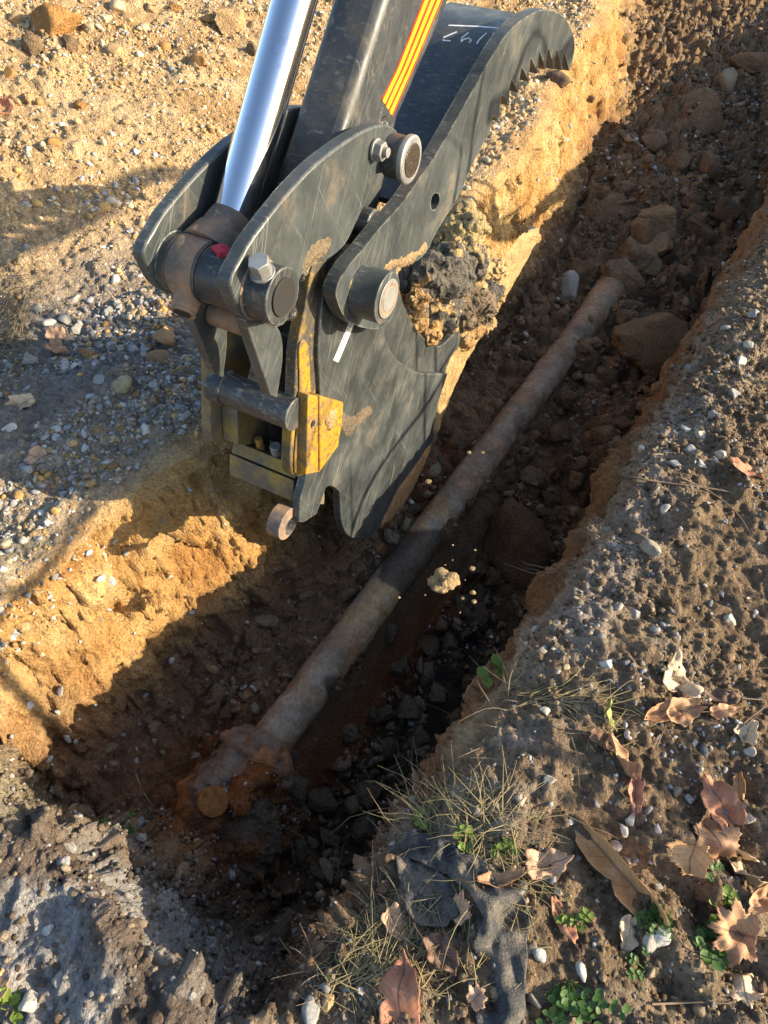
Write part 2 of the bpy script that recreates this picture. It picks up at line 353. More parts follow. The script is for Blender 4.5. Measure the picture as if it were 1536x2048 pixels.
FQ = np.stack([idx[:-1, :-1], idx[1:, :-1], idx[1:, 1:], idx[:-1, 1:]], -1).reshape(-1, 4)[:, ::-1]
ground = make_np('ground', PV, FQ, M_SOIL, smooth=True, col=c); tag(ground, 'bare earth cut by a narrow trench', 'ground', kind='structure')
# lookups on the finished ground
PG = PV.reshape(NS, NN, 3)
iz = np.arange(0, NS, 3); jz = np.arange(0, NN, 3)
sub = PG[np.ix_(iz, jz)]; si = np.arange(len(iz) * len(jz)).reshape(len(iz), len(jz))
fq = np.stack([si[:-1, :-1], si[1:, :-1], si[1:, 1:], si[:-1, 1:]], -1).reshape(-1, 4)[:, ::-1]
BVH = BVHTree.FromPolygons([Vector(v) for v in sub.reshape(-1, 3).tolist()], fq.tolist())
def hit(px, py):
    loc, nn_, i_, d_ = BVH.ray_cast(Vector(C0.tolist()), Vector(ray(px, py).tolist()).normalized())
    return (np.array(loc), np.array(nn_ if nn_.z > -.3 else -nn_)) if loc else (atz(px, py, 0), np.array([0, 0, 1.0]))
def drop(x, y):
    loc, nn_, i_, d_ = BVH.ray_cast(Vector((x, y, 5)), Vector((0, 0, -1)))
    return np.array(loc), np.array(nn_)
def px_size(p): return ((p - C0) @ _fw) / FPX       # metres per photo pixel at p

# ------------------------------------------------------------------ stones and crumbs
def ico(sub):
    bm = bmesh.new(); bmesh.ops.create_icosphere(bm, subdivisions=sub, radius=1)
    V = np.array([v.co[:] for v in bm.verts]); F = np.array([[v.index for v in f.verts] for f in bm.faces]); bm.free(); return V, F
I1, I2, I3, I4 = ico(1), ico(2), ico(3), ico(4)
def stone_shape(seed, I=I2, cuts=7, rough=.12):
    r = np.random.default_rng(seed); V = I[0].copy()
    for _ in range(cuts):                          # planar chops make it angular
        d = r.normal(size=3); d /= np.linalg.norm(d); k = r.uniform(.38, .74); e = V @ d
        V = V - d * np.clip(e - k, 0, None)[:, None] * .99
    V = V * (1 + rough * fbm(V + seed * 7.1, 1.7, 3, seed)[:, None])
    return V * r.uniform((.8, .6, .45), (1.15, .95, .75))
def clod_shape(seed, I=I3, rough=.35):
    r = np.random.default_rng(seed); V = I[0].copy(); Q = V + seed * 5.3
    V = V * (1 + rough * fbm(Q, 1.3, 3, seed)[:, None] + .16 * fbm(Q, 4.5, 3, seed + 5)[:, None] + .05 * fbm(Q, 14, 2, seed + 9)[:, None])
    return V * r.uniform((.85, .7, .6), (1.2, 1.0, .85))
PEB = [stone_shape(200 + k, I2, 9, .1) for k in range(14)]; CRU = [clod_shape(300 + k, I1, .5) for k in range(10)]; CHK = [stone_shape(320 + k, I2, 8, .45) for k in range(12)]
areaw = None
def cellarea():
    a = np.zeros((NS, NN)); e1 = np.linalg.norm(np.diff(PG, axis=0), axis=2)[:, :-1]; e2 = np.linalg.norm(np.diff(PG, axis=1), axis=2)[:-1]
    a[:-1, :-1] = e1 * e2; return a.ravel()
AREA = cellarea()
dv = PV - C0; depth = dv @ _fw
u_ = 768 + FPX * (dv @ _rt) / np.where(depth > .1, depth, .1); v_ = 1024 - FPX * (dv @ _up) / np.where(depth > .1, depth, .1)
VIS = (depth > .2) & (u_ > -420) & (u_ < 1960) & (v_ > -300) & (v_ < 2450) & (depth < 9)
def scatter(name, dens, size, shapes, F, cols, mat, label, cat, flat=.8, sink=.45, smooth=False):
    """uncountable small stuff as one mesh; dens = pieces per square metre on each ground vertex"""
    lam = np.clip(dens * AREA * VIS, 0, None); tot = lam.sum(); n = int(tot)
    pick = rng.choice(len(lam), n, p=lam / tot)
    i, j = np.clip(pick // NN, 0, NS - 2), np.clip(pick % NN, 0, NN - 2); a, b_ = rng.random((2, n, 1))
    pos = PG[i, j] + (PG[i + 1, j] - PG[i, j]) * a + (PG[i, j + 1] - PG[i, j]) * b_
    nm = nrm.reshape(-1, 3)[pick]
    sz = np.exp(rng.normal(math.log(size[0]), size[1], n)).clip(size[0] * .35, size[2])
    q = rng.normal(size=(n, 4)); q /= np.linalg.norm(q, axis=1, keepdims=True)
    w_, x, y, z = q.T
    Rm = np.stack([np.stack([1 - 2 * (y * y + z * z), 2 * (x * y - z * w_), 2 * (x * z + y * w_)], -1),
                   np.stack([2 * (x * y + z * w_), 1 - 2 * (x * x + z * z), 2 * (y * z - x * w_)], -1),
                   np.stack([2 * (x * z - y * w_), 2 * (y * z + x * w_), 1 - 2 * (x * x + y * y)], -1)], 1)
    sh = np.stack(shapes)[rng.integers(0, len(shapes), n)]
    V = np.einsum('nij,nkj->nki', Rm, sh) * sz[:, None, None]
    if flat != 1.0:
        dn = np.einsum('nki,ni->nk', V, nm); V = V - nm[:, None, :] * (dn * (1 - flat))[..., None]
    V = V + (pos + nm * (sz * (.5 - sink))[:, None])[:, None, :]
    k = sh.shape[1]
    FF = (F[None] + (np.arange(n) * k)[:, None, None]).reshape(-1, 3)
    cc = np.array(cols, np.float32)[rng.integers(0, len(cols), n)] * rng.uniform(.7, 1.25, (n, 1))
    o = make_np(name, V.reshape(-1, 3), FF, mat, smooth=smooth, col=np.repeat(cc, k, 0))
    return tag(o, label, cat, kind='stuff')
pn = fbm(Pf, 3.1, 3, 131); pn2 = fbm(Pf, 1.7, 3, 137)
GREYS = [(.38, .38, .385), (.32, .33, .34), (.44, .43, .42), (.27, .275, .28), (.34, .30, .25), (.20, .20, .20)]
TANS = [(.55, .41, .24), (.48, .34, .18), (.60, .48, .31), (.50, .46, .37), (.40, .26, .13), (.55, .35, .14)]
DRT = [(.18, .125, .08), (.13, .092, .06), (.23, .16, .10), (.26, .20, .135)]
scatter('gravel', 2600 * grav * sst(pn, -.35, .25), (.0085, .45, .026), PEB, I2[1], GREYS, M_STONE, 'loose grey gravel on the left bank of the trench', 'gravel')
scatter('gravel', right * (380 + 1900 * sst(pn, .05, .35) * sst(sf, .5, 1.4)) * (nf > -.22) * (nf < 2.2), (.0062, .5, .021), PEB, I2[1], [tuple(q * .82 for q in g_) for g_ in GREYS] + [(.30, .25, .18), (.26, .21, .15), (.40, .38, .35)], M_STONE, 'pale pebbles scattered over the dark right bank', 'gravel')
scatter('gravel', left * (1 - grav) * (260 + 1100 * sst(pn2, .05, .35)), (.0095, .5, .034), PEB, I2[1], TANS + GREYS[:3], M_STONE, 'tan broken stones over the sunlit spoil slope', 'gravel')
scatter('crumbs', left * 2600 * sst(pn, -.4, .3), (.0055, .5, .022), CRU, I1[1], TANS, M_CLOD, 'tan soil crumbs over the spoil slope', 'soil crumbs')
scatter('crumbs', right * 6500 * sst(pn2, -.5, .2) * (nf < 1.6) * (nf > -.25), (.0036, .55, .016), CRU, I1[1], DRT + [(.30, .23, .15)], M_CLOD, 'dark soil crumbs over the right bank', 'soil crumbs')
scatter('crumbs', floor_m * 900 * sst(pn, -.4, .2), (.012, .6, .06), CHK, I2[1], DRT, M_CLOD, 'dark clods littering the trench floor', 'soil crumbs')
scatter('gravel', floor_m * 75 * sst(pn, -.2, .3) * (1 + 5 * sst(sf, 3.8, 5.0)) + wallL * 45, (.0085, .5, .028), PEB, I2[1], GREYS[:4], M_STONE, 'grey chips strewn on the trench floor', 'gravel')
scatter('crumbs', (nearb + endm * .8) * 1500, (.0042, .55, .020), CRU, I1[1], [(.2, .16, .13), (.34, .33, .32), (.15, .11, .08), (.3, .24, .17)], M_CLOD, 'grey crumbs on the near end of the trench', 'soil crumbs')

# ------------------------------------------------------------------ excavator: arm, linkage, coupler, bucket and thumb
ROOT = empty('excavator', (TM * 1.2 + NM * -.95).tolist(), R(90) - AZM)
tag(ROOT, 'dark grey excavator arm with chrome ram, yellow coupler, bucket and toothed thumb', 'excavator')
RS, RA = 1.2, -.95
def mp(px, py, a):
    """photo point on the machine plane at lateral offset a -> machine (s, z)"""
    d = ray(px, py); p = C0 + d * ((a - C0 @ NM) / (d @ NM)); return float(p @ TM), float(p[2])
def loc(s, a, z): return (s - RS, -(a - RA), z)
def mpt(px, py, a):
    s, z = mp(px, py, a); return np.array(loc(s, a, z))
def smooth_poly(pts, n=5):
    """closed Catmull-Rom; a third item 'c' keeps a sharp corner"""
    out = []; K = len(pts)
    for i in range(K):
        p0, p1, p2, p3 = (pts[(i + k - 1) % K] for k in range(4))
        c1, c2 = len(p1) > 2, len(p2) > 2
        a, b_, c_, d = (np.array(q[:2], float) for q in (p0, p1, p2, p3))
        if c1 and c2: out.append(b_); continue
        t1 = (c_ - b_) * .5 if c1 else (c_ - a) * .5 * .9
        t2 = (c_ - b_) * .5 if c2 else (d - b_) * .5 * .9
        for k in range(n):
            t = k / n; out.append((2 * t**3 - 3 * t**2 + 1) * b_ + (t**3 - 2 * t**2 + t) * t1 + (-2 * t**3 + 3 * t**2) * c_ + (t**3 - t**2) * t2)
    return [tuple(p) for p in out]
def bevel(o, wdt=.003, seg=2, ang=40):
    m = o.modifiers.new('bevel', 'BEVEL'); m.width = wdt; m.segments = seg; m.limit_method = 'ANGLE'; m.angle_limit = R(ang); m.harden_normals = False
    return o
def prism(name, sz, a0, a1, mat, parent=ROOT, holes=(), bev=.003, smooth=True, seg=2):
    """outline in machine (s, z), swept sideways from a0 to a1"""
    loops = [sz] + list(holes); flat = [p for l in loops for p in l]
    tri = tessellate_polygon([[Vector((p[0], p[1], 0)) for p in l] for l in loops])
    n = len(flat); V = [loc(p[0], a0, p[1]) for p in flat] + [loc(p[0], a1, p[1]) for p in flat]
    bm = bmesh.new(); vs = [bm.verts.new(v) for v in V]
    if not holes:
        bm.faces.new(vs[:n][::-1]); bm.faces.new(vs[n:])
    for t_ in (tri if holes else ()):
        for off in (0, n):
            try: bm.faces.new([vs[i + off] for i in t_])
            except ValueError: pass
    k = 0
    for l in loops:
        for i in range(len(l)):
            a, b_ = k + i, k + (i + 1) % len(l)
            try: bm.faces.new([vs[a], vs[b_], vs[b_ + n], vs[a + n]])
            except ValueError: pass
        k += len(l)
    bmesh.ops.recalc_face_normals(bm, faces=bm.faces[:])
    me = bpy.data.meshes.new(name); bm.to_mesh(me); bm.free(); me.materials.append(mat); finish(me, smooth, 30)
    o = link(bpy.data.objects.new(name, me), parent)
    return bevel(o, bev, seg) if bev else o
def pprism(name, px, a, a0, a1, mat, parent=ROOT, rnd=True, holes=(), **kw):
    """the same from an outline read off the photo at lateral offset a"""
    f = lambda l: [mp(x, y, a) for x, y in (smooth_poly(l) if rnd else [q[:2] for q in l])]
    return prism(name, f(px), a0, a1, mat, parent, [f(h) for h in holes], **kw)
def cyl(name, p0, p1, r, mat, parent=ROOT, seg=36, r1=None, rings=(), bev=.003, cap=True):
    """turned part between two machine-local points; rings = (t, radius) profile in between"""
    p0, p1 = np.array(p0, float), np.array(p1, float); d = p1 - p0; L = np.linalg.norm(d); d /= L
    h = np.array([0, 0, 1.0]) if abs(d[2]) < .9 else np.array([1.0, 0, 0]); u = np.cross(h, d); u /= np.linalg.norm(u); v = np.cross(d, u)
    prof = [(0, r)] + list(rings) + [(1, r if r1 is None else r1)]
    V, F = [], []
    for t_, rr in prof:
        for k in range(seg):
            an = 2 * math.pi * k / seg; V.append(p0 + d * L * t_ + (u * math.cos(an) + v * math.sin(an)) * rr)
    for q in range(len(prof) - 1):
        for k in range(seg):
            F.append((q * seg + k, q * seg + (k + 1) % seg, (q + 1) * seg + (k + 1) % seg, (q + 1) * seg + k))
    if cap: F += [tuple(range(seg))[::-1], tuple((len(prof) - 1) * seg + k for k in range(seg))]
    o = make(name, V, F, mat, parent, True, 35)
    return bevel(o, bev, 2, 35) if bev else o
def cyl_a(name, sz, a0, a1, r, mat, parent=ROOT, **kw):
    return cyl(name, loc(sz[0], a0, sz[1]), loc(sz[0], a1, sz[1]), r, mat, parent, **kw)
def circ(c_, r, n=28): return [(c_[0] + r * math.cos(2 * math.pi * k / n), c_[1] + r * math.sin(2 * math.pi * k / n)) for k in range(n)]
def lump(name, c_, r, mat, parent=ROOT, seed=1, I=I3, squash=(1, 1, 1), rough=.35):
    V = clod_shape(seed, I, rough) * np.array(squash) * r + np.array(c_); return make(name, V, I[1], mat, parent, True, None)

BOSS = mp(548, 588, -.765); HINGE = mp(775, 597, -.705); SPIN = mp(800, 315, -.775)

# arm (stick)
e0 = np.array(mp(685, 268, -.855)); e1 = np.array(mp(774, -10, -.855)); f0 = np.array(mp(800, 240, -.855)); f1 = np.array(mp(909, -10, -.855))
de = (e1 - e0) / np.linalg.norm(e1 - e0); df = (f1 - f0) / np.linalg.norm(f1 - f0)
arm_poly = [tuple(e1 + de * 1.9), tuple(e0), mp(640, 400, -.855), mp(630, 520, -.855), mp(680, 600, -.855), mp(740, 520, -.855), mp(770, 380, -.855), tuple(f0), tuple(f1 + df * 1.9)]
arm = prism('arm', arm_poly, -.858, -.982, M_STICK, bev=.022, seg=4)
# warning stripes on the arm's side
lo_l, lo_b = np.array((764, 198.)), np.array((785, 233.)); mid_l, mid_b = np.array((795, 134.)), np.array((829, 134.)); hi_l, hi_b = np.array((852, -14.)), np.array((891, -14.))
dv_, df_, dm_ = [], [], []
nst = 7; wid = [0, .10, .27, .43, .59, .75, .90, 1.0]
for a_, b_ in (((lo_l, lo_b), (mid_l, mid_b)), ((mid_l, mid_b), (hi_l, hi_b))):
    for k in range(nst):
        i = len(dv_)
        q = [a_[0] + (a_[1] - a_[0]) * wid[k], a_[0] + (a_[1] - a_[0]) * wid[k + 1], b_[0] + (b_[1] - b_[0]) * wid[k + 1], b_[0] + (b_[1] - b_[0]) * wid[k]]
        dv_ += [mpt(x, y, -.8565) for x, y in q]; df_.append((i, i + 1, i + 2, i + 3)); dm_.append(0 if k % 2 == 0 else 1)
dec = make('warning_stripes', dv_, df_, None, arm, mats=[M_RED_ST, M_YEL_ST], fmat=dm_)
so = dec.modifiers.new('thick', 'SOLIDIFY'); so.thickness = .001
cyl('weld_bead', mpt(741, 250, -.88), mpt(770, 250, -.856), .02, M_GREASE, arm, bev=0)

# ram rod and its eye
ra = -.943
eye_c = (BOSS[0], BOSS[1])
q0 = np.array(mp(477, 400, ra)); q1 = np.array(mp(590, 0, ra)); dq = (q1 - q0) / np.linalg.norm(q1 - q0)
rb = np.array(mp(462, 448, ra)); rt_ = q1 + dq * 1.5
cyl('ram_rod', loc(rb[0], ra, rb[1]), loc(rt_[0], ra, rt_[1]), .0425, M_CHROME, seg=64, bev=0)
ev = np.array(BOSS)
neck = rb + dq * .012
cyl('rod_neck', loc(*(lambda p: (p[0], ra, p[1]))(ev + (rb - ev) * .35)), loc(neck[0], ra, neck[1]), .062, M_RUSTY, r1=.0435, rings=((.45, .052), (.62, .0455), (.66, .047)))
eye = cyl_a('rod_eye', BOSS, -.912, -.975, .060, M_RUSTY, rings=((.06, .062), (.94, .062)))
gp0, gp1 = mpt(394, 535, -.93), mpt(368, 572, -.935)
gb0 = np.array(loc(BOSS[0], -.944, BOSS[1])); out = np.array([-.80, -.12, -.50]); out /= np.linalg.norm(out)
cyl('grease_boss', gb0 + out * .04, gb0 + out * .094, .027, M_RUSTY, eye, rings=((.8, .026), (.83, .022)))
cyl('bore_shade', gb0 + out * .0945, gb0 + out * .096, .017, M_BLACK, eye, bev=0)  # flat black disc, the hole's shade put into its colour
def on_boss(px, py, r):
    """point of the turned pin line (radius r) seen at a photo point"""
    for a_ in np.arange(-.70, -1.2, -.001):
        s_, z_ = mp(px, py, a_)
        if math.hypot(s_ - BOSS[0], z_ - BOSS[1]) < r: return np.array(loc(s_, a_, z_))
    return np.array(loc(BOSS[0], -.84, BOSS[1] + r))
lump('red_mark', on_boss(446, 503, .056), .024, M_RAG, seed=44, squash=(.8, 1.1, .8), rough=.5)
cyl_a('pin_sleeve', BOSS, -.80, -.908, .058, M_DARK, rings=((.05, .0555), (.9, .0555)))
cyl_a('pin_sleeve', BOSS, -.979, -1.0, .060, M_GREY, rings=((.05, .058), (.9, .058), (.94, .061)))
for a_ in (-.910, -.977): cyl_a('grease_ring', BOSS, a_ - .004, a_ + .004, .061, M_GREASE, bev=.001)

# side links
LINK = [(462, 575), (466, 548), (481, 520), (507, 475), (567, 398), (627, 333), (687, 286), (734, 258), (773, 249), (794, 262), (800, 290), (793, 325), (770, 345), (745, 352), (741, 380), (715, 441), (690, 490), (655, 520), (620, 530), (600, 560), (590, 610), (565, 640), (520, 648), (484, 628)]
lk = pprism('side_link', LINK, -.80, -.80, -.832, M_GREY, bev=.004)
bo = cyl_a('pin_boss', BOSS, -.80, -.745, .0565, M_DARK, lk, rings=((.12, .054), (.9, .054)))
cyl_a('pin_end', BOSS, -.745, -.741, .037, M_BLACK, bo, rings=((.5, .037),), bev=.001)
lump('grease', loc(BOSS[0] + .022, -.75, BOSS[1] - .052), .016, M_GREASE, bo, seed=70)
cyl_a('weld_bead', BOSS, -.802, -.797, .060, M_RUSTY, lk, bev=.002)
s0 = SPIN
cyl_a('pin_boss', s0, -.80, -.762, .047, M_DARK, lk)
pc = cyl_a('pin_cap', s0, -.762, -.745, .050, M_STEEL, lk, rings=((.3, .052), (.8, .052)))
cyl_a('grease', s0, -.745, -.7425, .036, M_GREASE, lk, bev=.001)
def hexnut(name, p, ax_, r, h, parent, stud=True):
    p = np.array(p); ax_ = np.array(ax_, float); ax_ /= np.linalg.norm(ax_)
    o = cyl(name, p, p + ax_ * h, r, M_STEEL, parent, seg=6, bev=.002)
    cyl('washer', p - ax_ * .003, p + ax_ * .003, r * 1.15, M_STEEL, o, seg=24, bev=.001)
    if stud: cyl('stud', p + ax_ * h, p + ax_ * (h + r * .5), r * .5, M_STEEL, o, seg=18, bev=.001)
    return o
hexnut('lock_nut', mpt(752, 300, -.795), (0, -1, 0), .021, .020, lk)
bolt_dir = np.array([-.30, -.05, .95])
hexnut('lock_bolt', np.array(loc(BOSS[0], -.775, BOSS[1])) + bolt_dir * .054, bolt_dir, .021, .032, bo, stud=False)
hexnut('lock_bolt', np.array(loc(BOSS[0], -.775, BOSS[1])) + np.array([.1, .0, -1]) * .053, (.1, 0, -1), .020, .016, bo, stud=False)
szl = [mp(x, y, -.80) for x, y in smooth_poly(LINK)]
lk2 = prism('side_link', szl, -1.0, -1.028, M_GREY, bev=.004)
cyl_a('pin_boss', BOSS, -1.028, -1.042, .050, M_DARK, lk2)

# lower guide link (two plates and a cross tube)
HL = [(492, 640, 'c'), (548, 640, 'c'), (565, 672), (567, 722), (556, 797, 'c'), (543, 792, 'c')]
gl = pprism('guide_link', HL, -.832, -.834, -.862, M_GREY)
tube_c = mp(588, 828, -.835)
szh = [mp(x, y, -.832) for x, y in smooth_poly(HL)]
prism('guide_link', szh, -.985, -1.012, M_GREY)
cyl_a('cross_tube', tube_c, -.83, -1.075, .044, M_DARK, rings=((.06, .041), (.8, .041), (.82, .047), (.9, .047)))
cyl_a('brace_tube', mp(530, 660, -.85), -.862, -.985, .028, M_RUSTY)

# quick coupler
cq = pprism('coupler_plate', [(645, 498), (690, 500), (690, 560), (655, 600), (640, 690, 'c'), (640, 790, 'c'), (616, 945, 'c'), (592, 953), (581, 925), (590, 790), (594, 702), (612, 610), (624, 540)], -.838, -.838, -.868, M_GRIME)
pprism('wear_plate', [(600, 692), (616, 690), (622, 790), (617, 945, 'c'), (595, 951), (590, 920), (600, 790)], -.832, -.832, -.8375, M_YEL)
cpl2 = [mp(x, y, -.838) for x, y in smooth_poly([(640, 498), (690, 500), (690, 560), (670, 600), (660, 690, 'c'), (660, 790, 'c'), (616, 945, 'c'), (592, 953), (581, 925), (590, 790), (594, 702), (612, 610), (624, 540)])]
prism('coupler_plate', cpl2, -1.088, -1.118, M_WORNY)
cb = pprism('clamp_block', [(617, 790, 'c'), (642, 793, 'c'), (640, 944, 'c'), (612, 950, 'c')], -.806, -.806, -.838, M_YEL, rnd=False)
cb2 = pprism('clamp_block', [(640, 792, 'c'), (688, 805, 'c'), (685, 845, 'c'), (677, 893, 'c'), (640, 944, 'c')], -.800, -.800, -.836, M_YEL, rnd=False, bev=.004)
cyl_a('bolt_hole', mp(627, 847, -.806), -.8065, -.803, .0125, M_RUSTY, cb, bev=.001); cyl_a('bore_shade', mp(627, 847, -.803), -.803, -.8025, .008, M_BLACK, cb, bev=0)  # black disc painted as the shade inside the bolt hole
lump('mud_patch', mpt(661, 838, -.80), .034, M_CLOD_TAN, cb2, seed=52, squash=(.8, .28, 1.1))
pprism('coupler_block', [(600, 868, 'c'), (655, 850, 'c'), (655, 935, 'c'), (598, 940, 'c')], -.84, -1.035, -1.085, M_WORNY, rnd=False)
bp = pprism('base_plate', [(589, 962, 'c'), (587, 1004, 'c'), (650, 1010, 'c'), (652, 955, 'c')], -.868, -.87, -1.085, M_WORNY, rnd=False)
sp = pprism('bolt_plate', [(597, 934, 'c'), (592, 959, 'c'), (652, 952, 'c'), (652, 925, 'c')], -.868, -.872, -1.083, M_WORNY, rnd=False)
pprism('shade_panel', [(652, 700, 'c'), (668, 700, 'c'), (662, 960, 'c'), (652, 955, 'c')], -.868, -.87, -1.085, M_BLACK, rnd=False)  # black sheet added for the shade inside the coupler
for a_, mt in ((-1.005, M_YEL), (-.95, M_STEEL), (-.892, M_WORNY)):
    st = mp(606, 931, -.868); p = np.array(loc(st[0], a_, st[1])); cyl('anchor_bolt', p - np.array([0, 0, .01]), p + np.array([-.005, 0, .042]), .0115 if mt is not M_STEEL else .016, mt, sp, seg=20)
hook = prism('lifting_eye', circ(mp(577, 1048, -.845), .047), -.845, -.885, M_RUSTY, holes=[circ(mp(582, 1052, -.845), .028)])

# bucket
BP = -.825
BK_OUT = [(688, 506), (662, 545), (645, 605), (637, 700), (641, 790), (628, 880), (612, 958), (601, 1000, 'c'), (598, 1045, 'c'), (607, 1046, 'c'), (634, 1028, 'c'), (652, 976, 'c'), (664, 972), (680, 985, 'c'), (684, 1045), (700, 1074), (735, 1075), (772, 1045), (810, 1000), (850, 900), (878, 800), (896, 747, 'c'), (840, 746), (800, 724), (775, 690), (768, 655), (772, 600), (760, 540), (725, 505)]
near = pprism('bucket_side', BK_OUT, BP, BP, BP - .026, M_PLATE)
BK_IN = [(690, 520), (670, 600), (690, 800), (760, 880), (846, 900, 'c'), (864, 888), (893, 806), (920, 745), (950, 690), (1000, 612), (1040, 540), (1078, 462, 'c'), (1072, 454, 'c'), (1040, 490), (985, 560), (930, 640), (885, 690), (858, 684), (828, 650), (808, 610), (790, 560), (740, 510)]
inn = pprism('bucket_side', BK_IN, BP - .028, BP - .028, BP - .05, M_PLATE)
inn['label'] = 'mud smeared inner plate of the bucket side'
szi = [mp(x, y, BP - .028) for x, y in smooth_poly(BK_IN)]
prism('bucket_side', [mp(x, y, BP - .028) for x, y in [(690, 520), (670, 600), (690, 800), (760, 880), (846, 900), (864, 888), (893, 806), (920, 745), (940, 705), (840, 640), (760, 540)]], -1.10, -1.125, M_PLATE)
shell = [(1012, 592), (1000, 614), (950, 692), (921, 745), (894, 806), (866, 885), (830, 905), (780, 890)]
shp = [np.array(mp(x, y, BP - .028)) for x, y in shell]
ins = []
for k, p in enumerate(shp):
    tg = shp[min(k + 1, len(shp) - 1)] - shp[max(k - 1, 0)]; tg /= np.linalg.norm(tg); ins.append(p + np.array([tg[1], -tg[0]]) * -.018)
prism('bucket_shell', [tuple(p) for p in shp] + [tuple(p) for p in ins[::-1]], BP - .052, -1.098, M_PLATE)
# tag hanging on the bucket
tg0, tg1 = np.array((702., 646.)), np.array((670., 722.)); td = (tg1 - tg0) / np.linalg.norm(tg1 - tg0); tn_ = np.array((-td[1], td[0])) * -5.2
tq = [tg0 - tn_, tg0 + tn_, tg1 + tn_, tg1 - tn_]
tagm = prism('inspection_tag', [mp(*q, BP) for q in tq], BP + .001, BP + .0025, M_TAG, near, bev=0)
iv, if_ = [], []
for k, t_ in enumerate((.10, .17, .30, .37, .44, .54, .60, .67, .74, .80)):
    cpt = tg0 + (tg1 - tg0) * t_; h_ = td * 2.0; g_ = tn_ * .55
    for off in ((-.9, -.2), (.2, .9)) if k % 2 else ((-.9, .1), (.35, .9)):
        i = len(iv); iv += [mpt(*(cpt - h_ + g_ * off[0]), BP + .003), mpt(*(cpt - h_ + g_ * off[1]), BP + .003), mpt(*(cpt + h_ * .4 + g_ * off[1]), BP + .003), mpt(*(cpt + h_ * .4 + g_ * off[0]), BP + .003)]; if_.append((i, i + 1, i + 2, i + 3))
make('lettering', iv, if_, M_INK, tagm)
hexnut('tag_bolt', mpt(703, 639, BP + .002), (0, -1, 0), .011, .012, near)

# thumb
TPa = -.775
THUMB = [(672, 592), (678, 563), (698, 531), (727, 497), (757, 459), (792, 421), (812, 396), (846, 346), (873, 308), (937, 196), (983, 114), (1015, 66), (1047, 37), (1088, 19), (1124, 30), (1143, 59), (1149, 88), (1146, 116), (1139, 142, 'c'),
         (1127, 104), (1124, 141, 'c'), (1113, 98), (1108, 139, 'c'), (1097, 98), (1091, 139, 'c'), (1079, 105), (1075, 148, 'c'), (1062, 117), (1057, 163, 'c'), (1043, 136), (1037, 185, 'c'), (1022, 160), (1018, 211, 'c'), (1003, 191), (998, 243, 'c'), (986, 232), (980, 262, 'c'),
         (964, 292), (949, 320), (937, 346), (919, 388), (905, 412), (883, 447), (866, 477), (855, 500), (840, 517), (818, 529), (795, 534), (790, 570), (790, 620), (765, 655), (725, 655), (690, 635)]
slot = [(862, 400), (868, 388), (877, 388), (879, 402), (872, 418), (863, 418)]
th = pprism('thumb_plate', THUMB, TPa, TPa, TPa - .034, M_GREY, holes=[slot], bev=0)
szt = [mp(x, y, TPa) for x, y in smooth_poly([(672, 592), (678, 563), (698, 531), (727, 497), (757, 459), (792, 421), (812, 396), (846, 346), (873, 308), (937, 196), (960, 170, 'c'), (930, 270), (890, 350), (840, 440), (800, 500), (790, 570), (790, 620), (765, 655), (725, 655), (690, 635)])]
th2 = prism('thumb_plate', szt, -1.10, -1.134, M_GREY, bev=.004)
cyl_a('pin_boss', HINGE, TPa, -.705, .062, M_GREY, th, rings=((.08, .060), (.92, .060)))
pe = cyl_a('pin_end', HINGE, -.705, -.701, .046, M_STEEL, th, rings=((.5, .046),), bev=.001)
for r_ in (.040, .030): cyl_a('pin_ring', HINGE, -.701, -.700 + (.04 - r_) * .08, r_, M_RUSTY if r_ > .035 else M_STEEL, pe, bev=.0005)
cyl_a('hinge_pin', HINGE, -.85, -1.16, .05, M_DARK)
cyl_a('thumb_tube', mp(735, 445, -.83), -.812, -1.10, .034, M_DARK)
sheet = [(1078, 33), (1046, 50), (1016, 80), (985, 128), (940, 207), (876, 320), (849, 358), (815, 408), (790, 440)]
shp = [np.array(mp(x, y, TPa - .034)) for x, y in smooth_poly([sheet[0] + ('c',)] + sheet[1:-1] + [sheet[-1] + ('c',)])][:len(sheet) * 5 - 9]
ins = []
for k, p in enumerate(shp):
    tg = shp[min(k + 1, len(shp) - 1)] - shp[max(k - 1, 0)]; tg /= np.linalg.norm(tg); ins.append(p + np.array([tg[1], -tg[0]]) * -.018)
sgn = np.array([tg[1], -tg[0]])
shell2 = prism('thumb_sheet', [tuple(p) for p in shp] + [tuple(p) for p in ins[::-1]], TPa - .036, -1.098, M_STICK, bev=.002)
# chalk marks on the thumb sheet (strokes lie on the sheet's outer face)
def sheet_hit(px, py):
    """where a photo point meets the swept sheet"""
    d = ray(px, py); best = None
    for k in range(len(shp) - 1):
        for pl in (shp, ins):
            A = TM * pl[k][0] + np.array([0, 0, pl[k][1]]); B = TM * pl[k + 1][0] + np.array([0, 0, pl[k + 1][1]])
            nn_ = np.cross(B - A, NM); t_ = ((A - C0) @ nn_) / (d @ nn_); p = C0 + d * t_
            u = ((p - A) @ (B - A)) / ((B - A) @ (B - A)); a = p @ NM
            if -.02 <= u <= 1.02 and -1.10 < a < -.80 and t_ > 0 and (best is None or t_ < best[0]): best = (t_, p)
    if best is None: return None
    p = best[1] - d / np.linalg.norm(d) * .0012
    return np.array(loc(p @ TM, p @ NM, p[2]))
def Zc(x, y): return (860 + x * 300 / 1536, y * 200 / 1024)
strokes = [[(190, 258), (500, 270), (800, 296)], [(275, 325), (135, 385)], [(130, 412), (210, 418)], [(395, 330), (325, 388), (320, 430)], [(318, 425), (350, 400), (400, 390), (424, 410), (400, 435)], [(580, 335), (500, 410), (478, 450)], [(645, 335), (665, 385), (720, 375)], [(665, 385), (635, 430), (650, 475), (690, 465)]]
